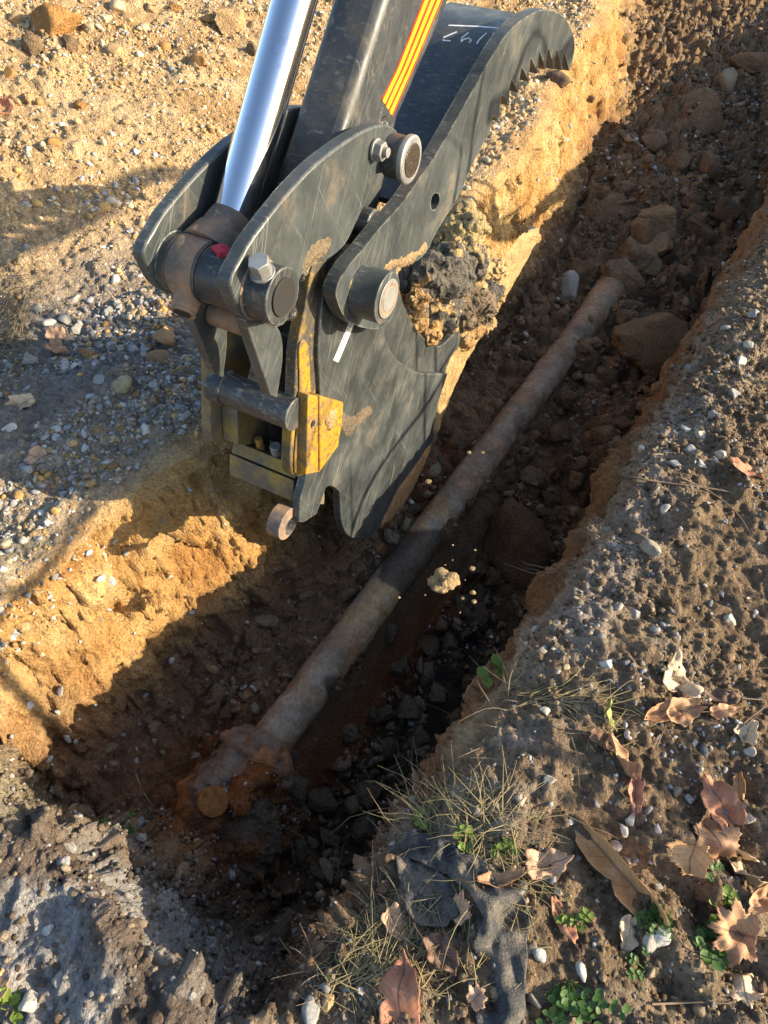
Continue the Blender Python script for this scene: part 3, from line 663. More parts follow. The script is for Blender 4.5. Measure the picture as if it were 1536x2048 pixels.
cv, cf = [], []
for stx in strokes:
    for a_, b_ in zip(stx[:-1], stx[1:]):
        a_, b_ = np.array(Zc(*a_)), np.array(Zc(*b_)); d_ = (b_ - a_) / np.linalg.norm(b_ - a_); n_ = np.array((-d_[1], d_[0])) * 1.25
        m_ = max(2, int(np.linalg.norm(b_ - a_) / 8))
        for k in range(m_):
            u0, u1 = a_ + (b_ - a_) * k / m_, a_ + (b_ - a_) * (k + 1) / m_
            hs = [sheet_hit(*q) for q in (u0 - n_, u0 + n_, u1 + n_, u1 - n_)]
            if all(h is not None for h in hs): i = len(cv); cv += hs; cf.append((i, i + 1, i + 2, i + 3))
if cf: make('chalk_lettering', cv, cf, M_CHALK, shell2)
# mud caked on the machine itself
for k, (x, y, a_, r_, sq) in enumerate([(640, 500, -.84, .035, (1, 1, .6)), (612, 540, -.86, .030, (.8, .8, 1.2)), (660, 486, -.86, .03, (1, .8, .7)), (690, 500, -.84, .025, (1, 1, .7))]):
    lump('mud_patch', mpt(x, y, a_), r_, M_CLOD_GREY, near, seed=80 + k, squash=sq)

# ------------------------------------------------------------------ soil held in the bucket, and what drops from it
def blobs(name, items, mat_cols, I=I4, label=None, cat=None, kind=None):
    Vs, Fs, Cs = [], [], []; k = 0
    for q, (p, r_, sq, cl) in enumerate(items):
        V = clod_shape(600 + q * 3 + len(items), I, .42); Q = V.copy()
        V = V * (1 + .10 * np.clip(fbm(Q * 1.0, 7, 3, q)[:, None], -.3, 1))
        V = V * np.array(sq) * r_ + np.array(p)
        cc = np.array(mat_cols[cl]) * (1 + .35 * fbm(Q, 3, 3, q + 50)[:, None])
        Vs.append(V); Fs.append(I[1] + k); Cs.append(cc); k += len(V)
    o = make_np(name, np.concatenate(Vs), np.concatenate(Fs), M_WETSOIL, smooth=True, col=np.clip(np.concatenate(Cs), .01, 1))
    if label: tag(o, label, cat, kind=kind)
    return o
def mw(px, py, a): s, z = mp(px, py, a); return TM * s + NM * a + np.array([0, 0, z])
SC = {'o': (.40, .23, .085), 't': (.45, .30, .13), 'g': (.105, .092, .075), 'b': (.17, .12, .072), 'y': (.36, .27, .12)}
its = []
for (x, y, a_, r_, cl) in [(905, 600, -.90, .125, 'b'), (860, 555, -.87, .085, 'g'), (880, 620, -.87, .095, 'g'), (935, 640, -.88, .09, 'b'), (910, 480, -.89, .085, 'y'), (925, 440, -.91, .06, 'y'), (940, 530, -.89, .09, 'y'), (960, 590, -.87, .075, 'g'),
                           (825, 560, -.86, .045, 'o'), (835, 595, -.86, .04, 'o'), (838, 640, -.855, .04, 'o'), (862, 672, -.85, .035, 'o'), (900, 690, -.86, .05, 'b'), (945, 660, -.85, .05, 'o'), (930, 680, -.85, .04, 'o'), (980, 500, -.88, .05, 't'), (1010, 500, -.87, .05, 't'), (1030, 500, -.86, .035, 't'), (1050, 480, -.86, .026, 't'), (990, 540, -.86, .06, 't'), (1010, 560, -.855, .045, 't'), (985, 520, -.92, .09, 'b'), (1000, 500, -.96, .11, 't'), (1025, 490, -.98, .10, 't'), (1040, 485, -.92, .07, 't'), (1000, 470, -1.02, .11, 'y'), (1010, 455, -1.04, .08, 't'), (1050, 475, -.90, .045, 't'), (950, 560, -.98, .12, 'b'), (915, 520, -.86, .10, 'g'), (985, 600, -.86, .05, 'o'), (965, 640, -.86, .05, 't'), (895, 560, -.85, .075, 'g'), (925, 470, -.87, .075, 'y'), (935, 600, -.855, .075, 'b')]:
    its.append((mw(x, y, a_), r_, (1, 1, 1), cl))
rs = random.Random(4)
for k in range(230):
    t_ = rs.random()
    if k < 130: x, y = rs.uniform(905, 1060), 0; y = 455 + abs(x - 1000) * .35 + rs.uniform(0, 80)
    else:
        x = rs.uniform(820, 985); y = 560 + (x - 820) * .75 + rs.uniform(-30, 45)
    its.append((mw(x, y, -.845 - rs.random() * .03), rs.uniform(.006, .017), (1, 1, 1), rs.choice('ttoybt')))
big = [i for i in its if i[1] > .02]; sml = [i for i in its if i[1] <= .02]
def two(name, label, cat):
    from mathutils.kdtree import KDTree
    Vs, Fs, Cs = [], [], []; k = 0
    for items, I in ((big, I4), (sml, I2)):
        for q, (p, r_, sq, cl) in enumerate(items):
            V = clod_shape(600 + q * 3 + len(items), I, .42) * r_ + np.array(p); cc = np.array(SC[cl])[None].repeat(len(V), 0)
            Vs.append(V); Fs.append(I[1] + k); Cs.append(cc); k += len(V)
    Vs, Fs, Cs = np.concatenate(Vs), np.concatenate(Fs), np.concatenate(Cs)
    tmp = make_np('tmp', Vs, Fs, M_WETSOIL); rm = tmp.modifiers.new('r', 'REMESH'); rm.mode = 'VOXEL'; rm.voxel_size = .0034
    dg = bpy.context.evaluated_depsgraph_get(); me = bpy.data.meshes.new_from_object(tmp.evaluated_get(dg)); bpy.data.objects.remove(tmp)
    V = np.zeros(len(me.vertices) * 3, np.float32); me.vertices.foreach_get('co', V); V = V.reshape(-1, 3); nn_ = np.zeros_like(V).ravel(); me.vertices.foreach_get('normal', nn_); nn_ = nn_.reshape(-1, 3)
    F = np.array([list(q.vertices) for q in me.polygons])
    kd = KDTree(len(Vs)); [kd.insert(v, i) for i, v in enumerate(Vs.tolist())]; kd.balance()
    Q = V + .055 * np.stack([fbm(V, 22, 3, 900 + k) for k in range(3)], 1); ci = np.array([kd.find(v)[1] for v in Q.tolist()]); cc = Cs[ci] * (1 + .4 * fbm(V, 26, 4, 907)[:, None] + .2 * fbm(V, 90, 2, 908)[:, None])
    cm = fbm(V, 24, 4, 911); w_, v_ = worley(V, 60, 913); V = V + nn_ * (.022 * fbm(V, 13, 3, 912) + .012 * cm + .005 * fbm(V, 70, 3, 917) - .012 * np.clip(.14 - np.abs(vnoise(V, 18, 919)), 0, .14) * 6 + .004 * dome(w_, .6) * (v_ > .6))[:, None]
    # keep the one connected body
    par = np.arange(len(V)); e = np.concatenate([F[:, [0, 1]], F[:, [1, 2]], F[:, [2, 3]]]); 
    for _ in range(400):
        m_ = np.minimum(par[e[:, 0]], par[e[:, 1]]); old = par.copy(); np.minimum.at(par, e[:, 0], m_); np.minimum.at(par, e[:, 1], m_); par = par[par]
        if (old == par).all(): break
    u, n_ = np.unique(par, return_counts=True); keep = par == u[n_.argmax()]; mp_ = np.cumsum(keep) - 1
    F = mp_[F[keep[F].all(1)]]
    return tag(make_np(name, V[keep], F, M_WETSOIL, smooth=True, col=np.clip(cc[keep], .012, 1)), label, cat)
two('soil_clump', 'wet clump of grey and orange soil packed between the bucket and the toothed thumb', 'soil clump')
# tan crust smeared along the bucket's edge plate
crust = [(1074, 462), (1060, 500), (1038, 540), (998, 612), (952, 685), (985, 600), (1000, 560), (1020, 520)]
def crust_mesh(name, px, a, parent, colr, seed, thick=.008, mat=None):
    px = smooth_poly(px, 4); poly = np.array([mp(x, y, a) for x, y in px]); lo, hi = poly.min(0), poly.max(0)
    st = .006; gx, gy = np.meshgrid(np.arange(lo[0], hi[0], st), np.arange(lo[1], hi[1], st), indexing='ij'); g = np.stack([gx.ravel(), gy.ravel()], 1)
    ins_ = np.zeros(len(g), bool); j = len(poly) - 1; dist = np.full(len(g), 9.0)
    for i in range(len(poly)):
        a_, b_ = poly[i], poly[j]
        cr = ((a_[1] > g[:, 1]) != (b_[1] > g[:, 1])) & (g[:, 0] < (b_[0] - a_[0]) * (g[:, 1] - a_[1]) / (b_[1] - a_[1] + 1e-12) + a_[0]); ins_ ^= cr; j = i
        ab = b_ - a_; t_ = np.clip(((g - a_) @ ab) / (ab @ ab + 1e-12), 0, 1); dist = np.minimum(dist, np.linalg.norm(g - a_ - t_[:, None] * ab, axis=1))
    P3 = np.stack([g[:, 0], np.zeros(len(g)), g[:, 1]], 1)
    nz = fbm(P3, 26, 4, seed); h = np.where(ins_, np.clip(sst(dist, 0, .02) * 1.0 + nz * .9 - .15, -.25, 2), -.25) * thick
    V = np.array([loc(g[i, 0], a + h[i], g[i, 1]) for i in range(len(g))]); ni, nj = gx.shape; id_ = np.arange(len(g)).reshape(ni, nj)
    F = np.stack([id_[:-1, :-1], id_[1:, :-1], id_[1:, 1:], id_[:-1, 1:]], -1).reshape(-1, 4); F = F[(h[F] > -.2 * thick).any(1)]
    return make_np(name, V, F, mat or M_WETSOIL, parent, True, np.clip(np.array(colr) * (1 + .4 * fbm(P3, 40, 3, seed + 3)[:, None]), .01, 1))
crust_mesh('mud_crust', [(1077, 460), (1062, 505), (1040, 545), (1000, 614), (952, 690), (922, 745), (896, 806), (872, 870), (868, 840), (880, 780), (902, 715), (940, 660), (965, 600), (985, 560), (1010, 510), (1045, 470)], BP - .027, inn, (.42, .28, .12), 7, .007)
crust_mesh('mud_crust', [(848, 905), (862, 890), (850, 925), (820, 990), (785, 1036), (762, 1050), (790, 990), (806, 962)], BP + .0005, near, (.38, .22, .09), 9, .005)
crust_mesh('mud_crust', [(668, 815), (700, 835), (735, 815), (745, 825), (715, 850), (700, 870), (685, 855)], BP + .0005, near, (.15, .11, .07), 12, .002)
crust_mesh('mud_crust', [(640, 470), (668, 478), (655, 515), (625, 528), (604, 556), (596, 548), (612, 510)], -.80, lk, (.20, .15, .09), 15, .006)
crust_mesh('mud_crust', [(768, 540), (795, 534), (820, 528), (842, 515), (856, 497), (850, 480), (832, 500), (805, 514), (775, 526)], TPa + .0005, th, (.30, .20, .10), 18, .006)
crust_mesh('mud_crust', [(700, 560), (715, 545), (735, 540), (728, 552), (712, 570), (703, 600), (696, 600)], TPa + .0005, th, (.26, .19, .10), 21, .004)
def single(name, p, r_, seed, cl, label, cat, group=None, I=I3, sq=(1, 1, 1), mat=None, rough=.42):
    V = clod_shape(seed, I, rough) * np.array(sq) * r_; Q = clod_shape(seed, I, rough)
    o = make_np(name, V, I[1], mat or M_WETSOIL, smooth=True, col=np.clip(np.array(cl) * (1 + .35 * fbm(Q, 2.5, 3, seed)[:, None]), .01, 1)); o.location = tuple(p)
    return tag(o, label, cat, group)
def fp(px, py, Y): d_ = ray(px, py); return C0 + d_ * (Y / d_[1])
single('falling_clod', fp(885, 1165, 1.13), .0285, 901, (.34, .235, .11), 'tan lump of soil falling through the air beneath the bucket, largest of the falling pieces', 'clod', I=I4, sq=(.85, .85, 1.3), rough=1.3)
fall = [(945, 1185, 6), (948, 1203, 5), (925, 1197, 4), (944, 1137, 5), (950, 1100, 2.5), (857, 963, 5), (905, 1090, 2.4), (890, 1130, 1.8), (798, 1195, 3), (850, 1190, 2), (920, 1225, 2), (938, 905, 4), (965, 905, 3), (930, 1160, 1.5), (905, 1120, 1.5)]
for k, (x, y, q) in enumerate(fall):
    p = fp(x, y, 1.14 + rs.uniform(-.04, .04)); single('falling_crumb', p, q * px_size(p) * 1.1, 920 + k, (.33, .235, .11), 'tiny crumb of tan soil hanging in the air between the bucket and the pipe', 'soil crumb', 'soil crumbs falling from the bucket', I=I2)

# ------------------------------------------------------------------ the pipe
def pipe_ax(px, py):
    p = atz(px, py, -.70); return np.array([p @ T, p @ N])
a0 = pipe_ax(505, 1515); a1 = pipe_ax(1250, 560)
PZ0, PZ1 = -.735, -.74; PR = .071
sA, sB = .50, 3.9
def pc_(s): return T * s + N * (-.855) + np.array([0, 0, PZ0 + (PZ1 - PZ0) * (s / 4)])
ns, na = 620, 72
sv = np.linspace(sA, sB, ns); av = np.linspace(0, 2 * math.pi, na, endpoint=False)
sg, ag = np.meshgrid(sv, av, indexing='ij')
dirv = N[None, None] * np.cos(ag)[..., None]; dirv = dirv + np.array([0, 0, 1.0]) * np.sin(ag)[..., None]
Pp = (T * sg[..., None] + N * -.855); Pp[..., 2] += PZ0 + (PZ1 - PZ0) * sg / 4
flat_ = (Pp + dirv * PR).reshape(-1, 3).astype(np.float32)
scale = fbm(flat_, 7, 4, 201); scale2 = fbm(flat_, 28, 4, 207); topness = np.clip(np.sin(ag).ravel(), 0, 1)
mudk = sst(vnoise(flat_, 4.0, 215) + .6 * fbm(flat_, 12, 3, 216), .1, .6) * topness * (.25 + .75 * sst(sg.ravel(), 1.5, 2.4)) * sst(sg.ravel(), .7, 1.0)
rad = PR + .0045 * vnoise(flat_, 9, 201) + .003 * scale2 + .0025 * fbm(flat_, 75, 2, 209) + mudk * (.016 + .012 * fbm(flat_, 30, 3, 219))
rad = rad + .015 * sst(sg.ravel(), 3.3, 3.6) * (1 + .6 * fbm(flat_, 8, 3, 222))
VP = Pp.reshape(-1, 3) + dirv.reshape(-1, 3) * rad[:, None]
cp = np.zeros((len(VP), 3)) + np.array([.245, .19, .13])
k1 = fbm(flat_ * np.array([1, 1, 1]), 3.2, 4, 231); k2 = fbm(flat_, 9, 4, 233)
cp = lerp(cp, (.38, .26, .13), sst(k1, -.1, .3)); cp = lerp(cp, (.30, .25, .19), sst(k2, .05, .35) * .8); cp = lerp(cp, (.33, .16, .075), sst(-k2, .12, .38) * .7)
dark_k = sst(fbm(flat_, 6, 4, 241) + .9 * np.exp(-((sg.ravel() - 1.52) / .16) ** 2) - .25 * (sg.ravel() < .9) + .25 * np.cos(ag.ravel() + .5), .28, .5); cp = lerp(cp, (.035, .03, .026), dark_k * .85)  # dark patches, denser low on the right side and along one stretch
cp = lerp(cp, (.22, .145, .08), mudk); cp = lerp(cp, (.20, .14, .09), sst(sg.ravel(), 1.9, 2.6) * .6)
cp = lerp(cp, (.36, .17, .075), (1 - sst(sg.ravel(), .5, .75)) * .8)
cp = cp * (1 + .3 * scale2[:, None])
ip = np.arange(ns * na).reshape(ns, na)
FP = np.stack([ip[:-1], np.roll(ip, -1, 1)[:-1], np.roll(ip, -1, 1)[1:], ip[1:]], -1).reshape(-1, 4)[:, ::-1]
pipe = empty('water_pipe', pc_(sA).tolist()); tag(pipe, 'long rusty iron pipe lying exposed along the trench floor', 'pipe')
o = make_np('barrel', VP - pc_(sA), FP, M_PIPE, pipe, True, np.clip(cp, .01, 1))
# corroded joint on the near end
def lathe_n(name, prof, mat, parent, cfun, nseg=72, amp=.012, seed=1, off=0.0, drop_=.30):
    V = []
    for t_, r_ in prof:
        for k in range(nseg):
            an = 2 * math.pi * k / nseg; V.append(T * t_ + N * (-.855 + off) + np.array([0, 0, PZ0 - max(0, .5 - t_) * drop_]) + (N * math.cos(an) + np.array([0, 0, 1.0]) * math.sin(an)) * r_)
    V = np.array(V); Q = V.astype(np.float32); ctr = T * (V @ T)[:, None] + N * -.855 + np.array([0, 0, 1.0]) * (PZ0 - np.clip(.5 - V @ T, 0, None) * drop_)[:, None]; dd = V - ctr; dd /= np.linalg.norm(dd, axis=1)[:, None] + 1e-9
    V = V + dd * (amp * (1.4 * fbm(Q, 9, 4, seed) + .7 * fbm(Q, 30, 3, seed + 3) + .45 * fbm(Q, 80, 2, seed + 5) + .8 * (.5 - np.abs(vnoise(Q, 22, seed + 7)))))[:, None]
    i = np.arange(len(V)).reshape(len(prof), nseg); F = np.stack([i[:-1], np.roll(i, -1, 1)[:-1], np.roll(i, -1, 1)[1:], i[1:]], -1).reshape(-1, 4)[:, ::-1]
    return make_np(name, V - pc_(sA), F, mat, parent, True, np.clip(cfun(Q), .01, 1))
def rust(Q):
    k = fbm(Q, 8, 4, 251); cc = np.zeros((len(Q), 3)) + np.array([.17, .095, .06]); cc = lerp(cc, (.32, .135, .045), sst(k, -.1, .3)); cc = lerp(cc, (.16, .125, .095), sst(-k, .1, .35) * .8)
    return cc * (1 + .35 * fbm(Q, 40, 3, 255)[:, None])
t_ = np.linspace(0, 1, 60); prof = [(.30 + .36 * q, np.interp(q, [0, .08, .25, .5, .68, .74, .86, .92, 1.0], [.02, .10, .142, .138, .125, .135, .128, .108, .082])) for q in t_]
lathe_n('joint_collar', prof, M_PIPE, pipe, rust, amp=.016, seed=261, nseg=110, drop_=0)
lathe_n('clay_lump', [(.17 + .35 * q, .195 * math.sin(math.pi * min(1, .06 + .9 * q)) ** .5) for q in t_], M_CLOD, pipe, rust, amp=.024, seed=277, nseg=110, off=.03, drop_=.45)
for k, an in enumerate((.5, 1.5, 2.5)):
    d = N * math.cos(an) + np.array([0, 0, 1]) * math.sin(an); p = T * .585 + N * -.855 + np.array([0, 0, PZ0]) + d * .125
    V = clod_shape(270 + k, I3, .3) * .026 + (p - pc_(sA)); make_np('collar_bolt', V, I3[1], M_PIPE, pipe, True, np.clip(rust(V.astype(np.float32) * 5 + k), .01, 1))
cpn, cnn = hit(425, 1605)
dcap = np.array(C0 - cpn); dcap /= np.linalg.norm(dcap); d2 = N * .35 + np.array([0, 0, .9]); d2 /= np.linalg.norm(d2)
b0 = atz(425, 1605, -.575) - d2 * .02
cyl('blank_cap', b0 - pc_(sA), b0 + d2 * .045 - pc_(sA), .045, M_CAP, pipe, seg=40, rings=((.7, .044), (.85, .038)), bev=.003)

# ------------------------------------------------------------------ larger stones and clods, each its own thing
def rock(px, py, w_, h_, kind, cl, label, name=None, cat=None, group=None, seed=None, sink=.30):
    p, nn_ = hit(px, py); m_ = px_size(p); seed = seed or int(px * 7 + py * 13)
    r_ = .5 * m_ * (w_ + h_) / 2; V = (stone_shape(seed, I3, 9, .14) if kind == 's' else clod_shape(seed, I4, .36)); Q = V.copy()
    if kind == 'c':
        rq = np.random.default_rng(seed + 1); V = V / np.linalg.norm(V, axis=1).max()
        for _ in range(9):
            dq = rq.normal(size=3); dq /= np.linalg.norm(dq); kq = rq.uniform(.30, .62); eq = V @ dq; V = V - dq * np.clip(eq - kq, 0, None)[:, None] * .9
        V = V * (1 + .5 * .09 * fbm(Q, 6, 4, seed)[:, None] + .04 * (dome(*[worley(Q, 2.2, seed)[0], .6])[:, None] - .4))
    V = V / np.abs(V).max(0); ang = math.atan2(0, 1)
    b1 = _rt; b2 = np.cross(nn_, b1); b2 /= np.linalg.norm(b2); b1 = np.cross(b2, nn_)
    V = V[:, :1] * b1 * w_ * .5 * m_ + V[:, 1:2] * b2 * h_ * .62 * m_ + V[:, 2:] * nn_ * min(w_, h_) * .42 * m_
    cc = np.array(cl) * (1 + .35 * fbm(Q, 2.6, 4, seed + 3)[:, None])
    o = make_np(name or ('stone' if kind == 's' else 'clod'), V, I3[1] if kind == 's' else I4[1], M_STONE if kind == 's' else M_CLOD, smooth=(kind == 'c'), col=np.clip(cc, .01, 1))
    o.location = tuple(p + nn_ * min(w_, h_) * .42 * m_ * (.5 - sink))
    return tag(o, label, cat or ('stone' if kind == 's' else 'clod'), group)
BR, OR, TN, GY, DK, WH = (.19, .13, .08), (.34, .185, .07), (.38, .26, .14), (.28, .28, .275), (.085, .06, .038), (.48, .47, .44)
UNI = [
 (112, 48, 105, 95, 'c', OR, 'big orange clay clod on the sunlit slope, biggest in the upper left corner'), (62, 95, 55, 40, 'c', BR, 'dark brown clod just below the big orange clay clod'),
 (142, 92, 42, 36, 'c', BR, 'round brown clod right beside the big orange clay clod'), (462, 48, 60, 60, 'c', TN, 'tan clod on the slope left of the chrome ram'), (506, 100, 30, 28, 'c', BR, 'small brown clod touching the chrome ram from the left'),
 (1108, 158, 66, 40, 'c', (.14, .10, .07), 'dark rounded clod directly below the thumb teeth'), (330, 682, 56, 56, 's', (.34, .22, .12), 'round tan rock at the edge of the shade beside the coupler'),
 (318, 724, 52, 40, 's', (.22, .14, .08), 'brown rock just under the round tan rock'), (244, 770, 44, 34, 's', (.36, .29, .18), 'smooth tan stone in the grey gravel'), (178, 712, 42, 34, 's', (.24, .14, .07), 'reddish brown stone in the grey gravel'),
 (1040, 1115, 150, 200, 'c', (.16, .095, .055), 'massive upright clod against the right trench wall below the bucket'), (1310, 690, 175, 110, 'c', (.20, .135, .075), 'large flat slab of clay right of the pipe'),
 (1140, 585, 36, 70, 's', (.30, .29, .26), 'upright grey stone left of the pipe'), (1225, 850, 110, 46, 'c', (.16, .10, .06), 'long flat clod at the foot of the right wall'), (1215, 880, 70, 50, 'c', BR, 'brown clod below the long flat clod'),
 (1412, 232, 105, 70, 'c', (.19, .125, .075), 'broad clod in the middle of the far trench floor'), (1500, 135, 110, 50, 'c', (.20, .12, .065), 'reddish slab of clay in the top right corner'), (1385, 205, 95, 36, 'c', (.22, .15, .09), 'long narrow clod lying above the broad clod'),
 (1458, 168, 38, 44, 's', (.24, .2, .14), 'smooth brown stone by the reddish slab of clay'), (1312, 290, 76, 46, 'c', BR, 'brown clod beside the far left wall of the trench'), (1205, 432, 130, 66, 'c', (.19, .13, .08), 'wide heap of clay left of the buried end of the pipe'),
 (1290, 478, 66, 66, 'c', (.25, .16, .085), 'clod sitting on top of the far end of the pipe'), (1305, 1097, 46, 40, 's', (.26, .23, .19), 'round brown stone alone on the right bank'), (1298, 1892, 36, 48, 's', (.34, .32, .28), 'rounded grey stone beneath the pale torn leaf'),
 (1322, 1874, 50, 34, 's', WH, 'white angular stone beside the rounded grey stone'), (1420, 1786, 60, 56, 'c', BR, 'brown lump of soil between the large maple leaves'), (1042, 1598, 34, 26, 's', (.36, .3, .24), 'tan stone on the lip beside the dry grass'),
 (624, 2030, 44, 60, 's', GY, 'grey stone at the bottom edge left of the red oval leaf'), (655, 2006, 30, 34, 's', TN, 'tan stone right above the grey stone at the bottom edge'), (512, 1376, 26, 18, 's', WH, 'flat white stone on the bench left of the pipe'),
 (390, 1511, 44, 12, 's', (.3, .22, .16), 'thin flat stone at the foot of the left wall'), (1160, 1945, 24, 34, 's', WH, 'white stone next to the green trailing weed'), (62, 2008, 40, 44, 's', (.42, .40, .34), 'pale stone in the bottom left corner'), (120, 1960, 36, 30, 's', (.34, .32, .28), 'grey stone up and right of the pale corner stone'), (98, 1860, 26, 24, 's', WH, 'white chip on the grey ledge in the lower left')]
for q in UNI: rock(*q)
for (x, y, a_, b_) in [(760, 1428, 66, 52), (690, 1540, 66, 56), (640, 1610, 64, 50), (590, 1590, 56, 60), (740, 1590, 62, 48), (820, 1420, 56, 46), (700, 1470, 60, 44), (800, 1340, 50, 40), (860, 1350, 44, 40), (930, 1370, 50, 40), (900, 1290, 46, 38), (840, 1480, 56, 40), (770, 1500, 54, 44), (660, 1680, 60, 46), (730, 1660, 56, 44), (960, 1240, 50, 42), (880, 1390, 46, 36), (910, 1440, 50, 40), (590, 1700, 60, 50), (640, 1750, 52, 40), (780, 1270, 44, 36), (1000, 1330, 40, 40)]:
    rock(x, y, a_ * 1.05, b_ * 1.05, 'c', rs.choice([(.12, .088, .06), (.15, .115, .08), (.17, .12, .08)]), 'dark clod in the pit on the right of the near pipe', group='dark clods in the pit beside the pipe', sink=.35)
for (x, y, a_, b_) in [(1360, 330, 70, 50), (1420, 340, 66, 50), (1300, 560, 70, 46), (1400, 470, 70, 54), (1460, 420, 60, 44), (1345, 430, 66, 50), (1250, 640, 60, 44), (1370, 560, 64, 46), (1190, 770, 60, 40), (1120, 870, 60, 46), (1060, 960, 70, 50), (1150, 960, 50, 40), (1220, 760, 56, 40), (1130, 800, 54, 40), (1480, 320, 64, 44), (1340, 640, 50, 34), (1100, 1000, 50, 40), (1060, 860, 54, 40), (1250, 380, 60, 40), (1380, 400, 56, 40), (1190, 690, 44, 34), (1290, 600, 60, 40)]:
    rock(x, y, a_, b_, 'c', rs.choice([BR, (.19, .13, .08), (.13, .09, .055)]), 'brown clod tumbled on the floor right of the far pipe', group='brown clods right of the far pipe', sink=.3)
for (x, y, a_, b_) in [(20, 150, 40, 30), (180, 60, 34, 28), (210, 40, 30, 26), (290, 60, 30, 24), (330, 95, 26, 22), (230, 100, 34, 28), (400, 120, 34, 30), (60, 200, 30, 26), (160, 215, 30, 24), (110, 290, 34, 30), (80, 60, 30, 28), (40, 40, 44, 30), (410, 40, 24, 20), (240, 15, 40, 30), (300, 20, 30, 24), (250, 245, 20, 16), (350, 20, 26, 22)]:
    rock(x, y, a_, b_, rs.choice('cs'), rs.choice([TN, OR, (.42, .34, .22)]), 'tan lump on the sunlit spoil slope', group='lumps on the spoil slope', name='lump', cat='lump')
for (x, y, a_, b_) in [(75, 620, 30, 24), (150, 600, 26, 22), (215, 625, 24, 20), (60, 720, 34, 26), (100, 650, 30, 24), (200, 690, 24, 22), (270, 700, 26, 20), (20, 860, 34, 26), (60, 940, 28, 20), (290, 860, 26, 22), (150, 660, 26, 20), (230, 560, 24, 22), (130, 640, 30, 22), (225, 690, 22, 18), (310, 770, 26, 22), (200, 760, 24, 18), (260, 840, 22, 18)]:
    rock(x, y, a_, b_, 's', rs.choice([GY, WH, (.33, .32, .3)]), 'angular grey stone in the shaded gravel', group='grey stones in the shaded gravel')
for (x, y, a_, b_) in [(1190, 720, 1, 1), (1430, 830, 26, 22), (1400, 870, 24, 20), (1470, 790, 26, 22), (1380, 900, 24, 20), (1350, 930, 28, 24), (1440, 910, 24, 20), (1500, 690, 28, 22), (1450, 660, 24, 20), (1510, 630, 26, 22), (1480, 720, 26, 20), (1375, 860, 24, 20), (1400, 930, 26, 20), (1330, 1020, 26, 22), (1270, 1230, 28, 22), (1210, 1330, 30, 26), (1090, 1425, 24, 20), (1310, 1260, 22, 18), (1460, 1240, 28, 22), (1500, 1500, 26, 20), (1260, 1640, 26, 24), (1245, 1660, 20, 26), (1230, 1690, 30, 24), (1100, 1560, 26, 20), (1380, 1600, 24, 20), (1500, 1640, 28, 22)][1:]:
    rock(x, y, a_, b_, 's', rs.choice([GY, WH, (.4, .38, .33)]), 'pale pebble lying loose on the dark right bank', group='pale pebbles on the right bank')

for (x, y, a_, b_) in [(1240, 560, 90, 70), (1262, 520, 90, 80), (1285, 530, 80, 70), (1225, 600, 66, 50), (1300, 500, 90, 70), (1330, 480, 80, 60), (1255, 590, 70, 56), (1310, 450, 80, 60), (1280, 570, 70, 60)]:
    rock(x, y, a_, b_, 'c', rs.choice([(.27, .18, .10), (.22, .15, .09)]), 'brown clod fallen over the buried end of the pipe', group='clods over the end of the pipe', sink=.2)

# ------------------------------------------------------------------ the rusty soil under the pipe end is part of the ground; torn fabric, leaves, weeds, grass on top of it
def leaf_mat(name, c, c2, rough=.6):
    m, t, b = nodes(name)
    uv = nd(t, 'ShaderNodeUVMap'); sep = nd(t, 'ShaderNodeSeparateXYZ'); t.links.new(uv.outputs[0], sep.inputs[0])
    co = nd(t, 'ShaderNodeTexCoord').outputs['Object']
    n = noise_node(t, co, 26, 5, .65); n2 = noise_node(t, co, 160, 3, .6)
    base = mixc(t, ramp(t, n.outputs[0], [(.38, 0.0), (.64, 1.0)]).outputs[0], c, c2)
    base = mixc(t, ramp(t, n2.outputs[0], [(.60, 0.0), (.72, .7)]).outputs[0], base, tuple(v * .35 for v in c2))
    ab = nd(t, 'ShaderNodeMath', operation='ABSOLUTE'); t.links.new(sep.outputs[1], ab.inputs[0])
    mid = ramp(t, ab.outputs[0], [(0.012, 1.0), (0.04, 0.0)])
    sub_ = nd(t, 'ShaderNodeMath', operation='MULTIPLY_ADD'); t.links.new(ab.outputs[0], sub_.inputs[0]); sub_.inputs[1].default_value = -.8; t.links.new(sep.outputs[0], sub_.inputs[2])
    mul = nd(t, 'ShaderNodeMath', operation='MULTIPLY'); t.links.new(sub_.outputs[0], mul.inputs[0]); mul.inputs[1].default_value = 34
    sn = nd(t, 'ShaderNodeMath', operation='SINE'); t.links.new(mul.outputs[0], sn.inputs[0])
    vein = ramp(t, sn.outputs[0], [(.93, 0.0), (.995, .55)])
    mx = nd(t, 'ShaderNodeMath', operation='MAXIMUM'); t.links.new(mid.outputs[0], mx.inputs[0]); t.links.new(vein.outputs[0], mx.inputs[1])
    colr = mixc(t, mx.outputs[0], base, tuple(v * .45 for v in c))
    t.links.new(colr, b.inputs['Base Color']); b.inputs['Roughness'].default_value = rough; b.inputs['Specular IOR Level'].default_value = .35
    bump(t, b, mx.outputs[0], .5, .002)
    return m
LM = {'o': leaf_mat('leaf_orange', (.60, .34, .16), (.50, .26, .11)), 'b': leaf_mat('leaf_brown', (.45, .25, .13), (.34, .18, .09)), 'r': leaf_mat('leaf_red', (.42, .19, .11), (.34, .14, .075)),
      't': leaf_mat('leaf_tan', (.60, .45, .29), (.52, .37, .23)), 'd': leaf_mat('leaf_dark', (.17, .095, .06), (.11, .065, .045)), 'g': leaf_mat('leaf_green', (.26, .30, .08), (.20, .20, .06)), 'p': leaf_mat('leaf_pink', (.50, .31, .20), (.42, .25, .15))}
